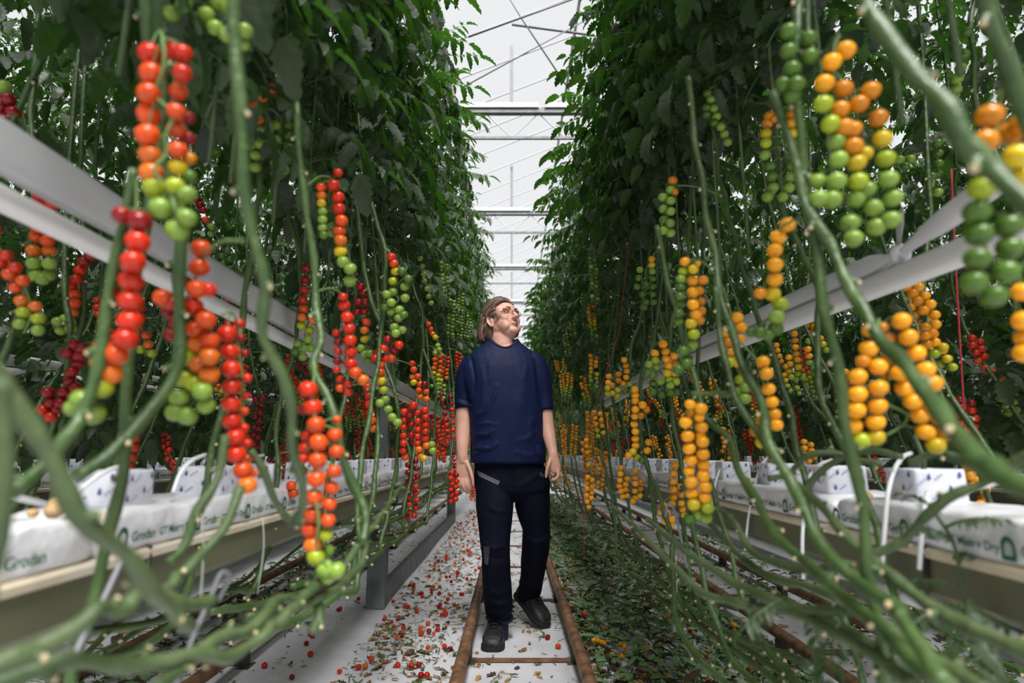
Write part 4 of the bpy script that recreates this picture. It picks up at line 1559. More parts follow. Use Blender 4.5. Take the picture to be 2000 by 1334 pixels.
low_stem(((490, 880, 1.0), (515, 920, 1.02), (540, 980, 1.05), (575, 1025, 1.08), (612, 1010, 1.1)), .0068, .006, 'bare vine stem dipping in front of the red-row gutter lip', L)
low_stem(((470, 950, .9), (440, 1030, .86), (390, 1085, .82), (345, 1130, .78), (310, 1170, .74)), .0062, .0075, 'bare vine stem slanting across the middle of the red-row gutter', L)
low_stem(((640, 1090, 1.1), (615, 1150, 1.05), (625, 1200, 1.0), (610, 1235, .98)), .0068, .008, 'short bare vine end hanging straight down below the big red truss', L)
low_stem(((660, 1130, 1.15), (690, 1080, 1.25), (720, 1040, 1.35), (760, 985, 1.7), (790, 940, 2.1)), .007, .006, 'bare vine stem slanting up toward the concrete beam', L)
low_stem(((4, 740, .42), (2, 900, .42), (-4, 1060, .42), (-40, 1230, .42), (-120, 1400, .42)), .0072, .0075, 'very near upright vine stem cut by the left edge', L)
low_stem(((1700, 1085, .98), (1760, 1058, .95), (1815, 1005, .92), (1862, 965, .9), (1920, 940, .88), (1985, 905, .84), (2060, 880, .8)), .0068, .008, 'green vine stem arching up from the gutter to the right edge', R)
low_stem(((1500, 935, 1.35), (1540, 925, 1.33), (1570, 895, 1.3), (1620, 885, 1.28), (1665, 893, 1.26), (1720, 905, 1.22)), .0062, .0066, 'green vine stem arching over the second yellow-row plant block', R)
low_stem(((1570, 955, 1.3), (1610, 915, 1.27), (1660, 890, 1.24), (1710, 880, 1.2), (1760, 890, 1.16)), .0062, .0068, 'green vine stem arching over the nearest yellow-row plant block', R)
low_stem(((1775, 905, 1.05), (1830, 885, 1.02), (1890, 905, .98), (1950, 925, .94), (2040, 960, .9)), .007, .0085, 'green vine stem curving level toward the right edge under the orange truss', R)
low_stem(((2070, 1300, .62), (1960, 1255, .68), (1870, 1215, .74), (1790, 1160, .8), (1725, 1115, .86), (1690, 1080, .92), (1620, 1010, 1.02), (1560, 945, 1.12)), .0105, .0066, 'thick smooth vine stem coming in from the lower right corner', R)
low_stem(((1930, 1350, .64), (1840, 1300, .7), (1780, 1265, .74), (1700, 1200, .82), (1620, 1195, .9), (1540, 1185, .98), (1460, 1150, 1.1), (1380, 1105, 1.25), (1320, 1060, 1.4), (1260, 1010, 1.7)), .0088, .0066, 'long bare vine stem lying along the yellow row just above the rusty pipe', R)
low_stem(((1790, 1345, .72), (1700, 1275, .8), (1620, 1230, .88), (1530, 1190, 1.0), (1450, 1180, 1.1), (1370, 1155, 1.22), (1300, 1090, 1.4), (1230, 1020, 1.8), (1190, 985, 2.2)), .0085, .0062, 'lowest bare vine stem drooping over the rusty pipe at right', R)
low_stem(((1640, 1170, .98), (1560, 1140, 1.08), (1490, 1120, 1.18), (1420, 1060, 1.35), (1370, 1000, 1.55), (1330, 950, 1.8)), .008, .006, 'bare vine stem behind the lying bundle of the yellow row', R)
low_stem(((1710, 1160, .95), (1640, 1110, 1.02), (1560, 1110, 1.1), (1480, 1085, 1.2), (1440, 1030, 1.3), (1400, 985, 1.45)), .0078, .006, 'bare vine stem close below the yellow-row gutter lip', R)

def leafy(lab, spots, cat='tomato plant', size=1.0):
    p0 = at_depth(*spots[0][:3])
    root = empty('leafy_shoot', (p0.x, p0.y, p0.z))
    tag(root, lab, cat)
    random.seed(int(spots[0][0]))
    b = MB()
    for px, py, d, az, el, ln in spots:
        c = at_depth(px, py, d) - p0
        compound_leaf(b, tuple(c), az, el, ln, random.uniform(.5, 1.5), size)
    st = MB()
    st.tube(smooth_path([at_depth(*q[:3]) - p0 for q in spots], 3), .0028, 6)
    st.build('stem', M['stem'], root)
    b.build('leaves', [M['leaf'], M['stem']], root)


leafy('small bright green leafy shoot in front of the nearest yellow-row slab', [(1880, 1150, .98, 2.6, .4, .08), (1872, 1100, .98, .6, .5, .08), (1862, 1060, .98, 3.4, .6, .09), (1845, 1030, .98, 5.4, .5, .08), (1835, 1015, .98, 1.7, 1.0, .07)])
leafy('dark leafy shoot hanging under the yellow-row gutter in the lower right corner', [(1890, 1170, .95, 4.0, -.2, .16), (1920, 1200, .95, 5.6, -.4, .17), (1950, 1220, .93, 3.6, -.5, .16), (1985, 1230, .92, 4.8, -.3, .18), (1840, 1180, .97, 3.3, -.4, .15)])
leafy('dark wilted leaves drooping from the lying vine stems above the rusty pipe', [(1530, 1170, 1.0, 3.4, -.3, .09), (1580, 1195, .96, 4.6, -.6, .10), (1640, 1215, .9, 3.8, -.5, .09), (1700, 1255, .85, 5.2, -.5, .10), (1480, 1140, 1.1, 4.2, -.5, .08)])

# ---- procedural vines farther along both sides of the aisle
TR3 = [(2.15, 'green'), (1.62, 'mix'), (1.12, 'ripe')]
k = 0
for side, kind in ((L, 'red'), (R, 'yellow')):
    word = {'red': 'red', 'yellow': 'orange'}[kind]
    ys = list(np.arange(3.6, 15, .5)) + list(np.arange(15.2, 40, .85))
    for y in ys:
        k += 1
        tr = random.Random(k).choice((TR3, [(1.9, 'mix'), (1.35, 'half'), (.98, 'ripe')], [(2.3, 'green'), (1.75, 'green'), (1.25, 'half'), (.9, 'ripe')]))
        if y > 22:
            tr = tr[-2:]
        zone = 'just beyond the man' if y < 6 else ('farther along the aisle' if y < 15 else 'far down the aisle')
        row_vine(-side, XC + side * .68 + random.uniform(-.04, .04), y, kind, k,
                 'tall leafy tomato vine with %s trusses in the %s row, %s' % (word, kind, zone), 'tomato vines of the %s row, %s' % (kind, zone),
                 FOL[-side], tr, y < 5.2)
    for y in np.arange(.6, 10, .6):
        k += 1
        row_vine(side, XC + side * .94, y, kind, k, 'shaded tomato vine on the far side of the %s row gutter' % kind, 'vines on the far side of the %s row gutter' % kind,
                 FOL[side, 'high' if y < 3.4 else 'mid'], [(1.5, 'half'), (1.05, 'ripe')], False)
    for y in np.arange(1.0, 11, .62):
        k += 1
        row_vine(-side, XC + side * 1.74, y, 'red', k, 'dark tomato vine of the next row behind the %s row' % kind, 'vines of the next row behind the %s row' % kind,
                 FOL[-side, 'low'], [(1.5, 'mix'), (1.15, 'ripe')], False)


def hedge_mesh(side, step, n, seed, upper):
    r = random.Random(seed)
    b = MB()
    for me in [None]:
        srcs = FOL[-side] if upper else FOL[-side, 'low'] + FOL[side, 'low']
    data = []
    for me in srcs:
        V = np.empty(len(me.vertices) * 3)
        me.vertices.foreach_get('co', V)
        data.append((V.reshape(-1, 3), [tuple(p.vertices) for p in me.polygons], [p.material_index for p in me.polygons]))
    for k in range(n):
        V, F, mi = r.choice(data)
        W = V + np.array([r.uniform(-.05, .05), k * step, 0])
        o = len(b.v)
        b.v.extend(map(tuple, W.tolist()))
        b.f.extend([tuple(o + i for i in f) for f in F])
        b.m.extend(mi)
    return b.mesh('foliage_mass', [M['leaf'], M['stem']])


# rows beyond, seen only as dark leaf mass: lengths of foliage sharing one mesh
for side in (L, R):
    word = 'red' if side < 0 else 'yellow'
    up, low = hedge_mesh(side, .55, 5, 45 + side, True), hedge_mesh(side, .7, 8, 5 + side, False)

    def mass(me, x, y, z, sz, lab):
        o = link('distant_foliage', me)
        o.location = (x, y, z)
        o.scale = (1, 1, sz)
        tag(o, lab, 'foliage', None, 'stuff')

    for y in (-4.0, -6.8):  # unseen foliage lengths added behind the camera to shade the near plants
        mass(up, XC + side * .74, y, 0, 1, 'unseen length of %s row foliage added behind the viewer to shade near plants' % word)
    for y in np.arange(11.6, 38, 5.6):
        mass(low, XC + side * 1.74, y, -.35, 1, 'dark foliage of the row behind the %s row, farther along' % word)
    for x, y0, y1, z, sz in ((2.6, .8, 30, -.55, 1.22), (2.95, .4, 30, -.6, 1.2), (3.45, 1.1, 24, -.8, 1.25), (4.2, .9, 18, -.8, 1.25), (5.1, 1.2, 18, -.8, 1.25)):
        for y in np.arange(y0, y1, 5.6):
            mass(low, XC + side * x, y, z, sz, 'mass of dark tomato foliage in the rows beyond the %s row' % word)
# ------------------------------------------------------------------ the man
def skin_mat():
    m = mat('skin', (0.62, 0.34, 0.25), 0.5, (0.72, 0.40, 0.31), 14, bump=0.06, bscale=160, spec=0.4)
    b = m.node_tree.nodes['Principled BSDF']
    b.inputs['Subsurface Weight'].default_value = 0.12
    b.inputs['Subsurface Radius'].default_value = (1.0, 0.35, 0.2)
    b.inputs['Subsurface Scale'].default_value = 0.012
    return m


M['skin'] = skin_mat()
M['lip'] = mat('lip_skin', (0.46, 0.17, 0.14), 0.45)
M['hair'] = mat('brown_hair', (0.075, 0.040, 0.028), 0.42, (0.17, 0.10, 0.072), 30, spec=0.5)
M['hair_light'] = mat('light_hair', (0.19, 0.115, 0.085), 0.4, (0.27, 0.18, 0.14), 40, spec=0.5)
M['shirt'] = mat('navy_shirt', (0.0035, 0.0085, 0.040), 0.6, (0.005, 0.0115, 0.050), 30, spec=0.16, bump=0.08, bscale=220)
M['collar'] = mat('navy_collar', (0.007, 0.012, 0.04), 0.8)
M['trousers'] = mat('dark_trousers', (0.0018, 0.0026, 0.009), 0.75, (0.0028, 0.0042, 0.014), 10, spec=0.12, bump=0.15, bscale=90)
M['grey_patch'] = mat('grey_patch', (0.10, 0.10, 0.125), 0.8, (0.14, 0.14, 0.165), 60)
M['knee_patch'] = mat('worn_patch', (0.022, 0.024, 0.04), 0.85, (0.05, 0.052, 0.065), 50)
M['boot'] = mat('boot_leather', (0.010, 0.010, 0.011), 0.5, (0.028, 0.028, 0.028), 25, spec=0.5, bump=0.2, bscale=80)
M['sole'] = mat('boot_sole', (0.010, 0.010, 0.010), 0.8)
M['eye'] = mat('eye_dark', (0.03, 0.018, 0.012), 0.25)
M['eye_white'] = mat('eye_white', (0.55, 0.48, 0.45), 0.3)
M['brow'] = mat('eyebrow', (0.14, 0.075, 0.05), 0.8)
M['frame'] = mat('spectacle_frame', (0.035, 0.022, 0.02), 0.35)


def lens_mat():
    m = bpy.data.materials.new('spectacle_lens')
    m.use_nodes = True
    nt = m.node_tree
    nt.nodes.remove(nt.nodes['Principled BSDF'])
    tr = nt.nodes.new('ShaderNodeBsdfTransparent')
    gl = nt.nodes.new('ShaderNodeBsdfGlossy')
    gl.inputs['Roughness'].default_value = .03
    ms = nt.nodes.new('ShaderNodeMixShader')
    ms.inputs['Fac'].default_value = .03
    nt.links.new(tr.outputs[0], ms.inputs[1])
    nt.links.new(gl.outputs[0], ms.inputs[2])
    nt.links.new(ms.outputs[0], nt.nodes['Material Output'].inputs['Surface'])
    return m


M['lens'] = lens_mat()


def fuse(mb, voxel, smooth=2, fac=.5):
    """one continuous surface from overlapping closed shapes"""
    me = mb.mesh('tmp', M['skin'])
    o = link('tmp', me)
    md = o.modifiers.new('r', 'REMESH')
    md.mode = 'VOXEL'
    md.voxel_size = voxel
    ms = o.modifiers.new('s', 'SMOOTH')
    ms.factor = fac
    ms.iterations = smooth
    dg = bpy.context.evaluated_depsgraph_get()
    dg.update()
    out = bpy.data.meshes.new_from_object(o.evaluated_get(dg))
    bpy.data.objects.remove(o)
    bpy.data.meshes.remove(me)
    out.polygons.foreach_set('use_smooth', [True] * len(out.polygons))
    return out


def ring(c, hw, hd, n=26, p=.8, yaw=0.0, tilt=0.0):
    c = Vector(c)
    out = []
    for j in range(n):
        t = 2 * math.pi * j / n
        x = math.copysign(abs(math.cos(t)) ** p, math.cos(t)) * hw
        y = math.copysign(abs(math.sin(t)) ** p, math.sin(t)) * hd
        out.append((c.x + x * math.cos(yaw) - y * math.sin(yaw), c.y + x * math.sin(yaw) + y * math.cos(yaw), c.z + tilt * y))
    return out


YT = 3.58
FOOT = np.array([0.0, 3.55, 0.0])


def PW(px, py, Y=YT):
    return at_y(px, py, Y)


def pm(r, Y=YT):
    return r * (Y * math.cos(PITCH) + .0) / FPX * 1.02


def ptube(mb, spec, n=16, k=4, flat=1.0):
    """spec: (px, py, Y, radius px)"""
    pts = [PW(a, b, c) for a, b, c, r in spec]
    P = smooth_path(pts, k)
    rr = [pm(r, c) for a, b, c, r in spec]
    R = np.interp(np.linspace(0, len(spec) - 1, len(P)), range(len(spec)), rr)
    mb.tube(P, R, n, flat=flat)


# head frame
YAW, TILT = math.radians(40), math.radians(19)
hf = Vector((math.sin(YAW) * math.cos(TILT), -math.cos(YAW) * math.cos(TILT), math.sin(TILT)))
hl = Vector((0, 0, 1)).cross(hf).normalized()
hu = hf.cross(hl)
_roll = Matrix.Rotation(math.radians(-3), 3, hf)
hl, hu = _roll @ hl, _roll @ hu
HR = Matrix((hl, hf, hu)).transposed()
HS = 1.07
HO = PW(960, 628, YT) - HR @ (Vector((-.077, -.01, -.012)) * HS)


def H(x, y, z):
    return HO + HR @ (Vector((x, y, z)) * HS)


def hball(mb, c, r, nu=20, nv=14):
    rr = np.array([r, r, r] if np.isscalar(r) else r, float) * HS
    mb.ball(tuple(H(*c)), rr, nu, nv, 0, np.array(HR))


def make_body():
    b = MB()
    for c, r in (((0, -.018, .032), (.077, .098, .088)), ((0, .045, .036), (.062, .046, .056)), ((0, .040, -.034), (.063, .055, .070)),
                 ((0, .036, -.074), (.057, .050, .042)), ((0, .070, -.096), (.030, .023, .022)), ((0, .03, -.095), (.045, .05, .03))):
        hball(b, c, r)
    for s in (-1, 1):
        hball(b, (s * .043, .008, -.062), (.023, .040, .030))
        hball(b, (s * .036, .064, -.024), (.026, .024, .026))
        hball(b, (s * .030, .079, .0285), (.030, .016, .010))
        hball(b, (s * .0125, .101, -.032), (.009, .012, .009))
        hball(b, (s * .060, .045, .022), (.016, .030, .040))
        # ears: rim round a hollow, with a lobe
        ca, va, vb = Vector((s * .0815, -.016, -.012)), Vector((s * .34, -.94, -.05)), Vector((s * .10, -.22, 1.0))
        e = [H(*(ca + va * (.0175 * math.cos(t) * (1 if math.sin(t) > -.2 else .8)) + vb * (.031 * math.sin(t)))) for t in np.linspace(-1.75, 3.95, 20)]
        b.tube(e, .0050 * HS, 8)
        for q in (-.5, 0, .5):
            hball(b, tuple(ca + vb * (.026 * q) - Vector((s * .006, 0, 0))), (.006, .018, .021))
        hball(b, tuple(ca + vb * (-.030) - va * .005), (.006, .008, .009))
        hball(b, (s * .046, .035, -.050), (.022, .042, .036))
        hball(b, (s * .040, .050, -.070), (.022, .034, .028))
    b.tube([H(0, .084, .026), H(0, .096, .004), H(0, .112, -.020), H(0, .116, -.027)], [.008, .0105, .0125, .0115], 12)
    hball(b, (0, .1145, -.0275), (.0125, .0125, .0115))
    b.tube([H(-.024, .080, -.064), H(-.009, .0925, -.0595), H(0, .0935, -.0605), H(.009, .0925, -.0595), H(.024, .080, -.064)], [.004, .0055, .0052, .0055, .004], 8)
    b.tube([H(-.021, .080, -.0705), H(0, .0915, -.0715), H(.021, .080, -.0705)], [.004, .0068, .004], 8)
    # neck
    neck = [PW(978, 712, YT + .03), PW(980, 690, YT + .03), PW(982, 668, YT + .025), H(0, -.018, -.075), H(0, -.02, -.02)]
    b.tube(smooth_path(neck, 4), np.interp(np.linspace(0, 4, 17), range(5), [.086, .078, .068, .066, .062]), 20)
    # trunk under the clothes
    rings = []
    for py, cx, hw, hd in ((676, 984, 28, .050), (686, 984, 42, .070), (700, 982, 58, .086), (725, 984, 66, .100), (780, 988, 60, .112), (850, 992, 58, .115), (905, 995, 58, .105), (935, 1000, 52, .09), (952, 1000, 34, .06)):
        rings.append(ring(PW(cx, py, YT + .01), pm(hw), hd))
    b.loft(rings)
    # arms: the man's right arm is on the left of the picture
    ptube(b, ((930, 716, YT + .01, 15), (915, 745, YT + .01, 16), (907, 795, YT, 16.5), (906, 820, YT - .01, 16.2), (904, 848, YT - .03, 14.2), (903, 872, YT - .05, 12.2), (903, 890, YT - .06, 10.8), (903.5, 904, YT - .06, 9)), 16)
    ptube(b, ((1040, 714, YT + .01, 14), (1055, 745, YT + .01, 15), (1063, 795, YT, 15), (1067, 825, YT - .02, 14.5), (1073, 855, YT - .06, 12.5), (1078, 876, YT - .09, 10.2), (1080, 888, YT - .11, 9.0), (1081, 900, YT - .115, 8)), 16)
    # right hand
    yh = YT - .06
    rings = []
    for py, cx, hw, hd, dy in ((884, 903, 8.5, .018, 0), (893, 903, 11, .022, 0), (901, 903.5, 12.2, .021, 0), (915, 905, 14.2, .018, 0), (930, 906, 14.6, .016, .003), (938, 907, 13.4, .012, .006)):
        rings.append(ring(PW(cx, py, yh + dy), pm(hw), hd, 20, .85))
    b.loft(rings)
    for sp in (((895.5, 932, yh, 3.5), (896, 944, yh - .004, 3.2), (901, 953, yh + .012, 2.8), (906, 957, yh + .03, 2.5)),
               ((902.5, 935, yh - .004, 3.6), (903.5, 949, yh - .008, 3.3), (909, 959, yh + .008, 2.9), (914, 963, yh + .024, 2.5)),
               ((909.5, 935, yh - .004, 3.6), (911.5, 948, yh - .008, 3.3), (916, 957, yh + .006, 2.9), (919, 962, yh + .02, 2.5)),
               ((916, 931, yh, 3.5), (918, 942, yh - .004, 3.1), (920.5, 950, yh + .004, 2.7), (921, 956, yh + .014, 2.3)),
               ((911, 902, yh - .012, 4.6), (918, 918, yh - .024, 4.1), (922.5, 934, yh - .026, 3.4), (924.5, 949, yh - .018, 2.7))):
        ptube(b, sp, 10, 3)
    # left hand: loosely closed, thumb and forefinger hanging together
    yh = YT - .115
    rings = []
    for py, cx, hw, hd, dy in ((882, 1079.5, 7.5, .018, 0), (889, 1080, 9.2, .022, 0), (897, 1081, 10.2, .023, 0), (908, 1083, 11.2, .021, 0), (918, 1085, 10.6, .019, 0), (924, 1086, 8.4, .014, 0)):
        rings.append(ring(PW(cx, py, yh + dy), pm(hw), hd, 20, .85))
    b.loft(rings)
    for sp in (((1075, 897, yh - .012, 4.4), (1070.5, 910, yh - .028, 3.9), (1067.5, 923, yh - .028, 3.3), (1066.5, 933, yh - .02, 2.7)),
               ((1089, 918, yh - .012, 3.6), (1090.5, 928, yh - .022, 3.3), (1084.5, 935.5, yh - .026, 3.0), (1076.5, 937.5, yh - .022, 2.6)),
               ((1090, 919, yh + .004, 3.5), (1092, 928, yh - .004, 3.2), (1087, 936, yh - .004, 2.9), (1080, 936, yh, 2.5)),
               ((1089, 919, yh + .02, 3.4), (1091, 928, yh + .016, 3.1), (1086, 935, yh + .014, 2.8), (1079, 934, yh + .014, 2.4)),
               ((1087, 918, yh + .034, 3.1), (1088, 926, yh + .032, 2.8), (1084, 931, yh + .03, 2.5), (1078, 931, yh + .03, 2.2))):
        ptube(b, sp, 10, 3)
    # legs inside the trousers
    ptube(b, ((966, 940, YT, 26), (966, 1040, YT - .08, 18), (970, 1110, YT - .085, 17), (974, 1186, YT - .02, 12), (975, 1196, YT + .0, 9)), 14)
    ptube(b, ((1034, 940, YT, 26), (1042, 985, YT + .02, 20), (1048, 1032, YT + .05, 16), (1046, 1070, YT + .1, 15), (1041, 1115, YT + .22, 13), (1035, 1150, YT + .33, 11)), 14)
    return fuse(b, .0038, 7, .5)


man = empty('person', FOOT)
tag(man, 'man in navy t-shirt and dark trousers walking between the rails, looking up to his left', 'person')


def to_man(me):
    V = np.empty(len(me.vertices) * 3)
    me.vertices.foreach_get('co', V)
    V = V.reshape(-1, 3) - FOOT
    me.vertices.foreach_set('co', V.ravel())
    me.update()
    return me


def coords(me):
    V = np.empty(len(me.vertices) * 3)
    me.vertices.foreach_get('co', V)
    N = np.empty(len(me.vertices) * 3)
    me.vertices.foreach_get('normal', N)
    return V.reshape(-1, 3), N.reshape(-1, 3)


def project(V):
    d = (V - np.array(CAMP)) @ np.array(FWD)
    u = (V - np.array(CAMP)) @ np.array(UPV)
    return 1000 + FPX * V[:, 0] / d, 667 - FPX * u / d


def folds(me, lines, noise=.0015, fs=14.0, seed=1):
    """raise soft cloth folds along polylines read off the photograph: (points px, height m, width px)"""
    V, N = coords(me)
    px, py = project(V)
    front = np.clip(-N[:, 1] * 1.5 + .1, 0, 1)
    disp = np.zeros(len(V))
    for pts, A, w in lines:
        best = np.full(len(V), 1e9)
        uu = np.zeros(len(V))
        for si, ((x0, y0), (x1, y1)) in enumerate(zip(pts[:-1], pts[1:])):
            dx, dy = x1 - x0, y1 - y0
            t = np.clip(((px - x0) * dx + (py - y0) * dy) / (dx * dx + dy * dy), 0, 1)
            dd = np.hypot(px - x0 - t * dx, py - y0 - t * dy)
            uu = np.where(dd < best, (si + t) / (len(pts) - 1), uu)
            best = np.minimum(best, dd)
        disp += 1.7 * A * np.exp(-(best / w) ** 2) * front * np.sin(math.pi * np.clip(uu, .0, 1.0)) ** .6
    r = np.random.default_rng(seed)
    for q in range(7):
        k = r.normal(size=3) * fs * (1 + q * .5) * np.array([1, .6, .7])
        disp += noise / (1 + q * .4) * np.sin(V @ k + r.random() * 6.28)
    V = V + N * disp[:, None]
    me.vertices.foreach_set('co', V.ravel())
    me.update()


def patch(me, quad, off=.003, nu=22, nv=10):
    """cloth patch lying on a garment: a four-cornered photo-space outline dropped onto its front"""
    from mathutils.bvhtree import BVHTree
    V, N = coords(me)
    tree = BVHTree.FromPolygons(V.tolist(), [tuple(p.vertices) for p in me.polygons])
    q = [np.array(p, float) for p in quad]
    b, vs, ok = MB(), [], True
    for i in range(nv + 1):
        for j in range(nu + 1):
            u, v = j / nu, i / nv
            p = (q[0] * (1 - u) + q[1] * u) * (1 - v) + (q[3] * (1 - u) + q[2] * u) * v
            d = (at_depth(p[0], p[1], 1.0) - CAMP).normalized()
            hit = tree.ray_cast(CAMP, d)
            if hit[0] is None:
                return b
            vs.append(tuple(np.array(hit[0] - d * off) - FOOT))
    fs = [(i * (nu + 1) + j, i * (nu + 1) + j + 1, (i + 1) * (nu + 1) + j + 1, (i + 1) * (nu + 1) + j) for i in range(nv) for j in range(nu)]
    b.add(vs, fs)
    return b


body = link('body', to_man(make_body()), man)
body.data.materials.clear()
body.data.materials.append(M['skin'])


def make_shirt():
    b = MB()
    rings = []
    for py, cx, hw, hd, dy in ((663, 984, 30, .062, .03), (671, 983, 36, .072, .027), (680, 982, 50, .086, .023), (690, 981, 62, .100, .018), (702, 980, 73, .113, .012), (720, 981, 78, .125, .006), (745, 983, 77.5, .134, 0),
                               (775, 986, 74, .140, -.006), (800, 988, 72, .143, -.01), (850, 991, 71, .146, -.01), (885, 992, 72.5, .146, -.01), (902, 992, 72.5, .143, -.01), (905, 992, 70, .138, -.01)):
        rings.append(ring(PW(cx, py, YT + dy), pm(hw), hd, 32, .82, .06))
    b.loft(rings)
    ptube(b, ((934, 708, YT + .015, 23), (919, 719, YT + .01, 23), (911, 740, YT, 22), (907, 770, YT, 19.5), (906, 788, YT - .005, 18.8), (906.5, 799, YT - .01, 18.6)), 20)
    ptube(b, ((1034, 704, YT + .015, 23), (1047, 716, YT + .01, 23), (1056, 740, YT, 20.5), (1061, 770, YT, 18), (1064, 790, YT - .01, 16.6), (1065.5, 802, YT - .015, 16.2)), 20)
    me = fuse(b, .0058, 10, .5)
    folds(me, [([(914, 684), (921, 705), (927, 740), (926, 775)], -.006, 4), ([(907, 700), (911, 740), (915, 770)], .004, 5),
               ([(972, 748), (962, 778), (948, 803), (928, 814)], .007, 4.5), ([(968, 756), (956, 786), (940, 806)], -.004, 4),
               ([(966, 836), (954, 848), (925, 850)], .0055, 4), ([(975, 862), (958, 876), (922, 876)], .006, 4.5), ([(962, 858), (925, 862)], -.003, 4),
               ([(935, 884), (920, 889)], .004, 3), ([(1010, 700), (1018, 740), (1014, 800), (1018, 850)], .003, 9), ([(960, 700), (955, 750)], .003, 7),
               ([(1052, 868), (1056, 885), (1062, 898)], .006, 5), ([(890, 784), (905, 789), (922, 796)], .005, 3.2), ([(892, 777), (908, 781), (924, 789)], -.003, 3),
               ([(1046, 700), (1051, 740), (1055, 800)], -.005, 4), ([(985, 700), (990, 780), (1000, 880)], .002, 14), ([(1030, 706), (1024, 740), (1030, 790)], .003, 6), ([(1048, 800), (1036, 830), (1034, 870)], .003, 6), ([(940, 712), (946, 750), (942, 790)], .0035, 5), ([(1050, 842), (1030, 856), (1006, 862)], .003, 5), ([(928, 830), (950, 826), (975, 832)], .003, 4), ([(1003, 880), (1030, 890), (1056, 884)], .003, 5)], .0011, 13)
    # neck opening
    import bmesh
    bm = bmesh.new()
    bm.from_mesh(me)
    c = PW(984, 668, YT + .025)
    kill = [f for f in bm.faces if ((f.calc_center_median().x - c.x) / .083) ** 2 + ((f.calc_center_median().y - c.y + .012) / .088) ** 2 < 1 and f.calc_center_median().z > c.z - .075]
    bmesh.ops.delete(bm, geom=kill, context='FACES')
    bm.to_mesh(me)
    bm.free()
    return me


shirt_me = make_shirt()
shirt = link('t_shirt', to_man(shirt_me), man)
shirt.data.materials.clear()
shirt.data.materials.append(M['shirt'])
shirt['label'] = 'navy short-sleeved t-shirt'
# collar: follow the cut edge
import bmesh as _bm
_b = _bm.new()
_b.from_mesh(shirt_me)
edge = [(v.co.x, v.co.y, v.co.z) for v in _b.verts if any(len(e.link_faces) == 1 for e in v.link_edges)]
_b.free()
if edge:
    E = np.array(edge)
    c0 = E.mean(axis=0)
    ang = np.arctan2(E[:, 1] - c0[1], E[:, 0] - c0[0])
    loop = []
    for t in np.linspace(-math.pi, math.pi, 37)[:-1]:
        dd = np.abs((ang - t + math.pi) % (2 * math.pi) - math.pi)
        loop.append(E[np.argsort(dd)[:5]].mean(axis=0))
    loop = np.array(loop)
    for _ in range(2):
        loop = (loop + np.roll(loop, 1, 0) + np.roll(loop, -1, 0)) / 3
    b = MB()
    L2 = np.concatenate([loop, loop[:2]])
    b.tube(L2, .0075, 8, cap=False)
    b.build('collar', M['collar'], shirt)


def make_trousers():
    b = MB()
    rings = []
    for py, cx, hw, hd in ((893, 993, 62, .118), (905, 994, 66, .122), (925, 998, 70, .125), (945, 1000, 71.5, .125), (958, 1001, 70, .118), (968, 1001, 54, .09), (978, 1002, 26, .06)):
        rings.append(ring(PW(cx, py, YT), pm(hw), hd, 28, .85))
    b.loft(rings)
    ptube(b, ((961, 935, YT - .01, 33), (966.5, 985, YT - .05, 35.5), (967, 1040, YT - .08, 29.5), (968, 1085, YT - .095, 27.2), (970, 1130, YT - .07, 26.4), (973, 1170, YT - .04, 27.2), (974, 1187, YT - .03, 27), (975, 1197, YT - .02, 23)), 20)
    ptube(b, ((1037, 935, YT + .01, 34), (1040.5, 985, YT + .02, 34), (1047.5, 1032, YT + .05, 26.8), (1046, 1070, YT + .1, 25.8), (1041, 1115, YT + .22, 22.6), (1036, 1146, YT + .32, 21.4), (1032, 1164, YT + .37, 19.5)), 20)
    me = fuse(b, .0058, 3, .5)
    folds(me, [([(945, 985), (975, 1000), (992, 996)], .004, 5), ([(940, 1060), (965, 1072), (990, 1066)], .005, 5), ([(945, 1085), (970, 1092), (994, 1088)], -.004, 5),
               ([(948, 1150), (975, 1160), (997, 1152)], .005, 5), ([(950, 1172), (975, 1180), (998, 1174)], .006, 4), ([(1024, 1050), (1046, 1060), (1070, 1052)], .005, 5),
               ([(1022, 1130), (1040, 1138), (1058, 1132)], .005, 5), ([(935, 920), (965, 935), (985, 955)], .004, 6), ([(1065, 920), (1035, 938), (1008, 956)], .004, 6),
               ([(1000, 905), (1001, 960)], -.004, 3)], .0016, 16, 4)
    return me


tr_me = make_trousers()
patches = [('grey_pocket_stripe', [(931, 918.5), (976, 940), (973, 947.5), (935, 930)], 'grey_patch', 'slanting grey stripe on the pocket'),
           ('knee_patch', [(944, 1066), (957, 1068), (953, 1104), (946, 1101)], 'knee_patch', 'worn dark grey knee patch'),
           ('pocket_edge', [(1054, 922), (1063, 926), (1062, 933), (1055, 930)], 'knee_patch', 'worn pocket edge')]
built = [(n, patch(tr_me, poly), m, lab) for n, poly, m, lab in patches]
trousers = link('trousers', to_man(tr_me), man)
trousers.data.materials.clear()
trousers.data.materials.append(M['trousers'])
trousers['label'] = 'dark navy work trousers'
for n, pb, m, lab in built:
    if pb.f:
        o = pb.build(n, M[m], trousers)
        o['label'] = lab


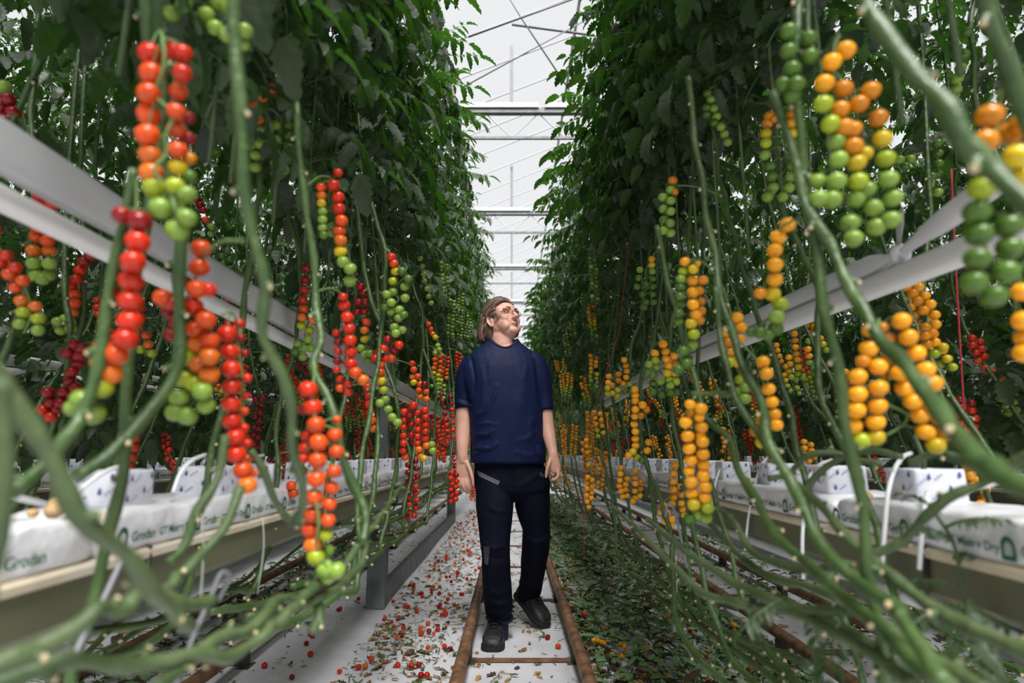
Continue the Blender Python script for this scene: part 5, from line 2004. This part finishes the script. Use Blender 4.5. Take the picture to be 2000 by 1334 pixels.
def boot_meshes():
    b = MB()
    rings, srings = [], []
    for y, w, z0, z1 in ((.088, .026, .012, .055), (.078, .038, .006, .085), (.05, .044, .004, .115), (0, .046, .004, .125), (-.05, .047, .004, .108), (-.10, .053, .004, .090), (-.15, .058, .004, .080), (-.185, .054, .006, .070), (-.208, .042, .010, .055), (-.220, .024, .014, .040)):
        cz, hz = (z0 + z1) / 2, (z1 - z0) / 2
        rings.append([(math.copysign(abs(math.cos(t)) ** .75, math.cos(t)) * w, y, cz + math.copysign(abs(math.sin(t)) ** .75, math.sin(t)) * hz) for t in np.linspace(0, 2 * math.pi, 25)[:-1]])
        srings.append([(u * (w + .005), y * 1.025, zz) for u, zz in ((-1, .001), (-1, .020), (-.9, .024), (.9, .024), (1, .020), (1, .001), (.9, 0), (-.9, 0))])
    b.loft(rings)
    b.tube([(0, .02, .06), (0, .022, .12), (0, .026, .20)], [.050, .050, .053], 20)
    up = fuse(b, .0055, 4)
    up.materials.clear()
    up.materials.append(M['boot'])
    s = MB()
    s.loft(srings)
    so = s.mesh('sole', M['sole'], False)
    l = MB()
    for k in range(5):
        y, z = -.115 + .022 * k, .094 + .012 * k
        l.tube([(-.022, y, z - .004), (0, y - .010, z + .005), (.022, y, z - .002)], .0028, 6)
        l.tube([(.022, y, z - .004), (0, y - .012, z + .006), (-.022, y - .012, z - .002)], .0022, 6)
    return up, so, l.mesh('laces', M['boot'])


bu, bs, bl = boot_meshes()


def place_boot(mw, lab):
    o = link('boot', bu, man)
    o.matrix_local = Matrix.Translation(-Vector(FOOT)) @ mw
    o['label'] = lab
    link('sole', bs, o)
    link('laces', bl, o)
    return o


fx = (969 - 1000) / FPX * 3.42
front = place_boot(Matrix.Translation((fx, 3.37 + .22, 0)) @ Matrix.Rotation(math.radians(-4), 4, 'Z'), 'black boot standing flat')
toe, heel = PW(1062, 1219, 3.80), PW(1018, 1166, 4.0)
yl = (heel - toe).normalized()
zl = (Vector((.25, -.1, 1)) - yl * yl.dot(Vector((.25, -.1, 1)))).normalized()
xl = yl.cross(zl)
Rb = Matrix((xl, yl, zl)).transposed().to_4x4()
mwb = Matrix.Translation(toe) @ Rb @ Matrix.Translation((0, .205, -.012))
low = min((mwb @ v.co).z for v in bs.vertices)
mwb = Matrix.Translation((0, 0, -low + .001)) @ mwb
place_boot(mwb, 'black boot with heel lifted, toe on the floor')
b = MB()
b.tube([PW(975, 1188, YT), PW(976, 1206, YT + .02), PW(976, 1238, YT + .02), PW(975, 1262, YT + .02)], [.046, .050, .049, .046], 18)
o = b.build('sock', M['collar'], man)
o.location = -Vector(FOOT)
b = MB()
c = PW(976, 1206, YT + .02)
b.tube([(c.x + .062 * math.cos(t), c.y + .06 * math.sin(t), c.z + .006 * math.sin(2 * t)) for t in np.linspace(0, 2 * math.pi, 25)], .016, 10, cap=False)
o = b.build('sock_roll', M['collar'], man)
o.location = -Vector(FOOT)
o['label'] = 'rolled dark sock above the boot'


# ---- face and hair
def part(mb, name, m, parent=man, smooth=True):
    mb.v = [tuple(np.array(p) - FOOT) for p in mb.v]
    return mb.build(name, m, parent, smooth)


for s in (-1, 1):
    b = MB()
    hball(b, (s * .031, .0745, .0085), (.0135, .009, .0055), 14, 9)
    e = part(b, 'eye', M['eye_white'])
    b = MB()
    hball(b, (s * .031 + .002, .0808, .0092), (.0052, .0032, .0046), 10, 7)
    part(b, 'iris', M['eye'], e)
    b = MB()
    b.tube([H(s * .045, .072, .0085), H(s * .038, .0815, .0135), H(s * .030, .085, .0145), H(s * .021, .0845, .0125), H(s * .017, .081, .009)], [.0014, .0022, .0024, .002, .0012], 6)
    part(b, 'eyelid', M['lip'], e)
    b = MB()
    b.tube(smooth_path([H(s * .052, .073, .030), H(s * .040, .0885, .0355), H(s * .026, .0955, .0345), H(s * .013, .0955, .031)], 4), np.interp(np.linspace(0, 3, 13), range(4), [.0016, .0034, .0040, .0026]), 7)
    part(b, 'eyebrow', M['brow'])
b = MB()
b.tube(smooth_path([H(-.023, .0835, -.0665), H(-.012, .0945, -.0655), H(0, .0975, -.0660), H(.012, .0945, -.0655), H(.023, .0835, -.0665)], 3), np.interp(np.linspace(0, 4, 13), range(5), [.001, .0026, .003, .0026, .001]), 7)
part(b, 'mouth', M['lip'])
# spectacles
gl = empty('spectacles')
gl.parent = man
fr = MB()
for s in (-1, 1):
    cx, cz, yy = s * .034, .006, .103
    q = []
    for t in np.linspace(0, 2 * math.pi, 25):
        u = math.copysign(abs(math.cos(t)) ** .6, math.cos(t)) * .025
        v = math.copysign(abs(math.sin(t)) ** .6, math.sin(t)) * .0145
        q.append(H(cx + u, yy - abs(cx + u) * .22, cz + v))
    fr.tube(q, .0013, 6, cap=False)
    ln = MB()
    ln.add([tuple(Vector(p)) for p in q[:-1]], [tuple(range(24))])
    part(ln, 'lens', M['lens'], gl, False)
    tm = MB()
    tm.tube([H(s * .059, .090, .010), H(s * .070, .06, .010), H(s * .079, .0, .008), H(s * .080, -.02, .0)], [.0017, .0017, .0015, .0013], 6)
    part(tm, 'temple_arm', M['frame'], gl)
fr.tube([H(-.009, .101, .009), H(0, .106, .011), H(.009, .101, .009)], .0013, 6)
part(fr, 'frame', M['frame'], gl)

hb = MB()
for c, r in (((0, -.034, .047), (.087, .100, .098)), ((0, -.082, -.03), (.074, .052, .095)), ((-.062, -.068, -.03), (.026, .042, .075)), ((.062, -.070, -.03), (.024, .040, .075)), ((-.070, -.02, .035), (.018, .045, .045)), ((.070, -.02, .035), (.018, .045, .045))):
    hball(hb, c, r)
for px, py, Y, r in ((951, 640, YT + .06, .040), (953, 655, YT + .06, .038), (958, 663, YT + .06, .030), (975, 650, YT + .09, .05), (1003, 650, YT + .10, .035)):
    hb.ball(tuple(PW(px, py, Y)), r, 16, 10)
hme = fuse(hb, .006, 4)
hair = link('hair', to_man(hme), man)
hair.data.materials.clear()
hair.data.materials.append(M['hair'])
hair['label'] = 'long brown hair swept back to the collar'
random.seed(77)
strands = [MB(), MB()]
RX, RY, RZ = .091, .109, .106
for k in range(900):
    tau = random.uniform(-1, 1)
    deep = random.random() ** 1.5
    a = math.radians(106) * tau
    e = math.radians(34 - 34 * abs(tau)) + math.radians(random.uniform(-3, 3))
    d0 = Vector((math.sin(a) * math.cos(e), math.cos(a) * math.cos(e), math.sin(e)))
    a2 = math.copysign(math.pi - math.radians(62) * abs(tau) ** .8, tau)
    e2 = math.radians(random.uniform(-52, -30))
    d1 = Vector((math.sin(a2) * math.cos(e2), math.cos(a2) * math.cos(e2), math.sin(e2)))
    up = Vector((0, 0, 1)) * (.45 * (1 - abs(tau)))
    pts = []
    t0 = deep * .5
    lift = random.uniform(.0, .006)
    n = 9
    for i in range(n + 1):
        t = t0 + (1 - t0) * i / n
        d = (d0 * (1 - t) + d1 * t + up * math.sin(math.pi * t) * .9).normalized()
        w = 1 + lift / .09 * math.sin(math.pi * min(1, t * 1.1)) + .012 * math.sin(i * 1.3 + k) - (.07 if i == 0 else .02 if i == 1 else 0) * (deep < .2)
        pts.append(H(d.x * RX * w, -.026 + d.y * RY * w, .046 + d.z * RZ * w))
    p = Vector(pts[-1])
    ln = random.uniform(.05, .11)
    cu = random.uniform(-.02, .02)
    zmin = PW(960, 668, YT + .06).z
    for i in range(1, 5):
        u = i / 4
        q = p + Vector((cu * u * u + .006 * math.sin(5 * u + k), .012 * u, -ln * u))
        if q.z < zmin + random.uniform(-.004, .012):
            break
        pts.append(q)
    m = len(pts)
    r0 = random.uniform(.0017, .0034)
    strands[0 if random.random() < .68 else 1].tube(pts, [r0 * (.55 + .6 * math.sin(math.pi * min(1, .15 + .8 * i / m))) for i in range(m)], 5)
for k in range(260):      # side hair combed from the temple back over the ear
    sg = random.choice((-1, -1, 1))
    a0, e0 = math.radians(random.uniform(52, 88)), math.radians(random.uniform(2, 38))
    a1, e1 = math.radians(random.uniform(110, 150)), math.radians(random.uniform(-35, 5))
    pts = []
    for u in np.linspace(0, 1, 8):
        a, e = (a0 + (a1 - a0) * u) * sg, e0 + (e1 - e0) * u ** 1.4
        d = Vector((math.sin(a) * math.cos(e), math.cos(a) * math.cos(e), math.sin(e)))
        w = (.965 if u == 0 else 1.0) + .004 * math.sin(9 * u + k)
        pts.append(H(d.x * RX * w * 1.0, -.026 + d.y * RY * w, .040 + d.z * RZ * w))
    r0 = random.uniform(.0018, .0034)
    strands[0 if random.random() < .75 else 1].tube(pts, [r0 * (.5 + .6 * math.sin(math.pi * min(.97, .2 + .78 * i / 8))) for i in range(8)], 5)
for k in range(260):
    az = math.radians(random.choice((-1, -1, 1)) * random.uniform(96, 178))
    el = math.radians(random.uniform(-12, 22))
    d = Vector((math.sin(az) * math.cos(el), math.cos(az) * math.cos(el), math.sin(el)))
    w = 1 + random.uniform(0, .10)
    p = H(d.x * RX * w, -.030 + d.y * RY * w, .030 + d.z * RZ * w)
    o2 = (p - HO)
    o2.z = 0
    o2.normalize()
    ln = p.z - zmin + random.uniform(-.012, .006)
    cu, ph = random.uniform(-.006, .022), random.uniform(0, 6)
    pts = [p + Vector((0, 0, -ln * u)) + o2 * (.012 * math.sin(math.pi * u) + cu * u * u + .004 * math.sin(6 * u + ph)) + o2.cross(Vector((0, 0, 1))) * (.006 * math.sin(4 * u + ph)) for u in np.linspace(0, 1, 9)]
    r0 = random.uniform(.0022, .0042)
    strands[0 if random.random() < .7 else 1].tube(pts, [r0 * (.5 + .6 * math.sin(math.pi * min(.97, .2 + .78 * i / 9))) for i in range(9)], 5)
part(strands[0], 'brown_strands', M['hair'], hair)
o = part(strands[1], 'lighter_strands', M['hair_light'], hair)
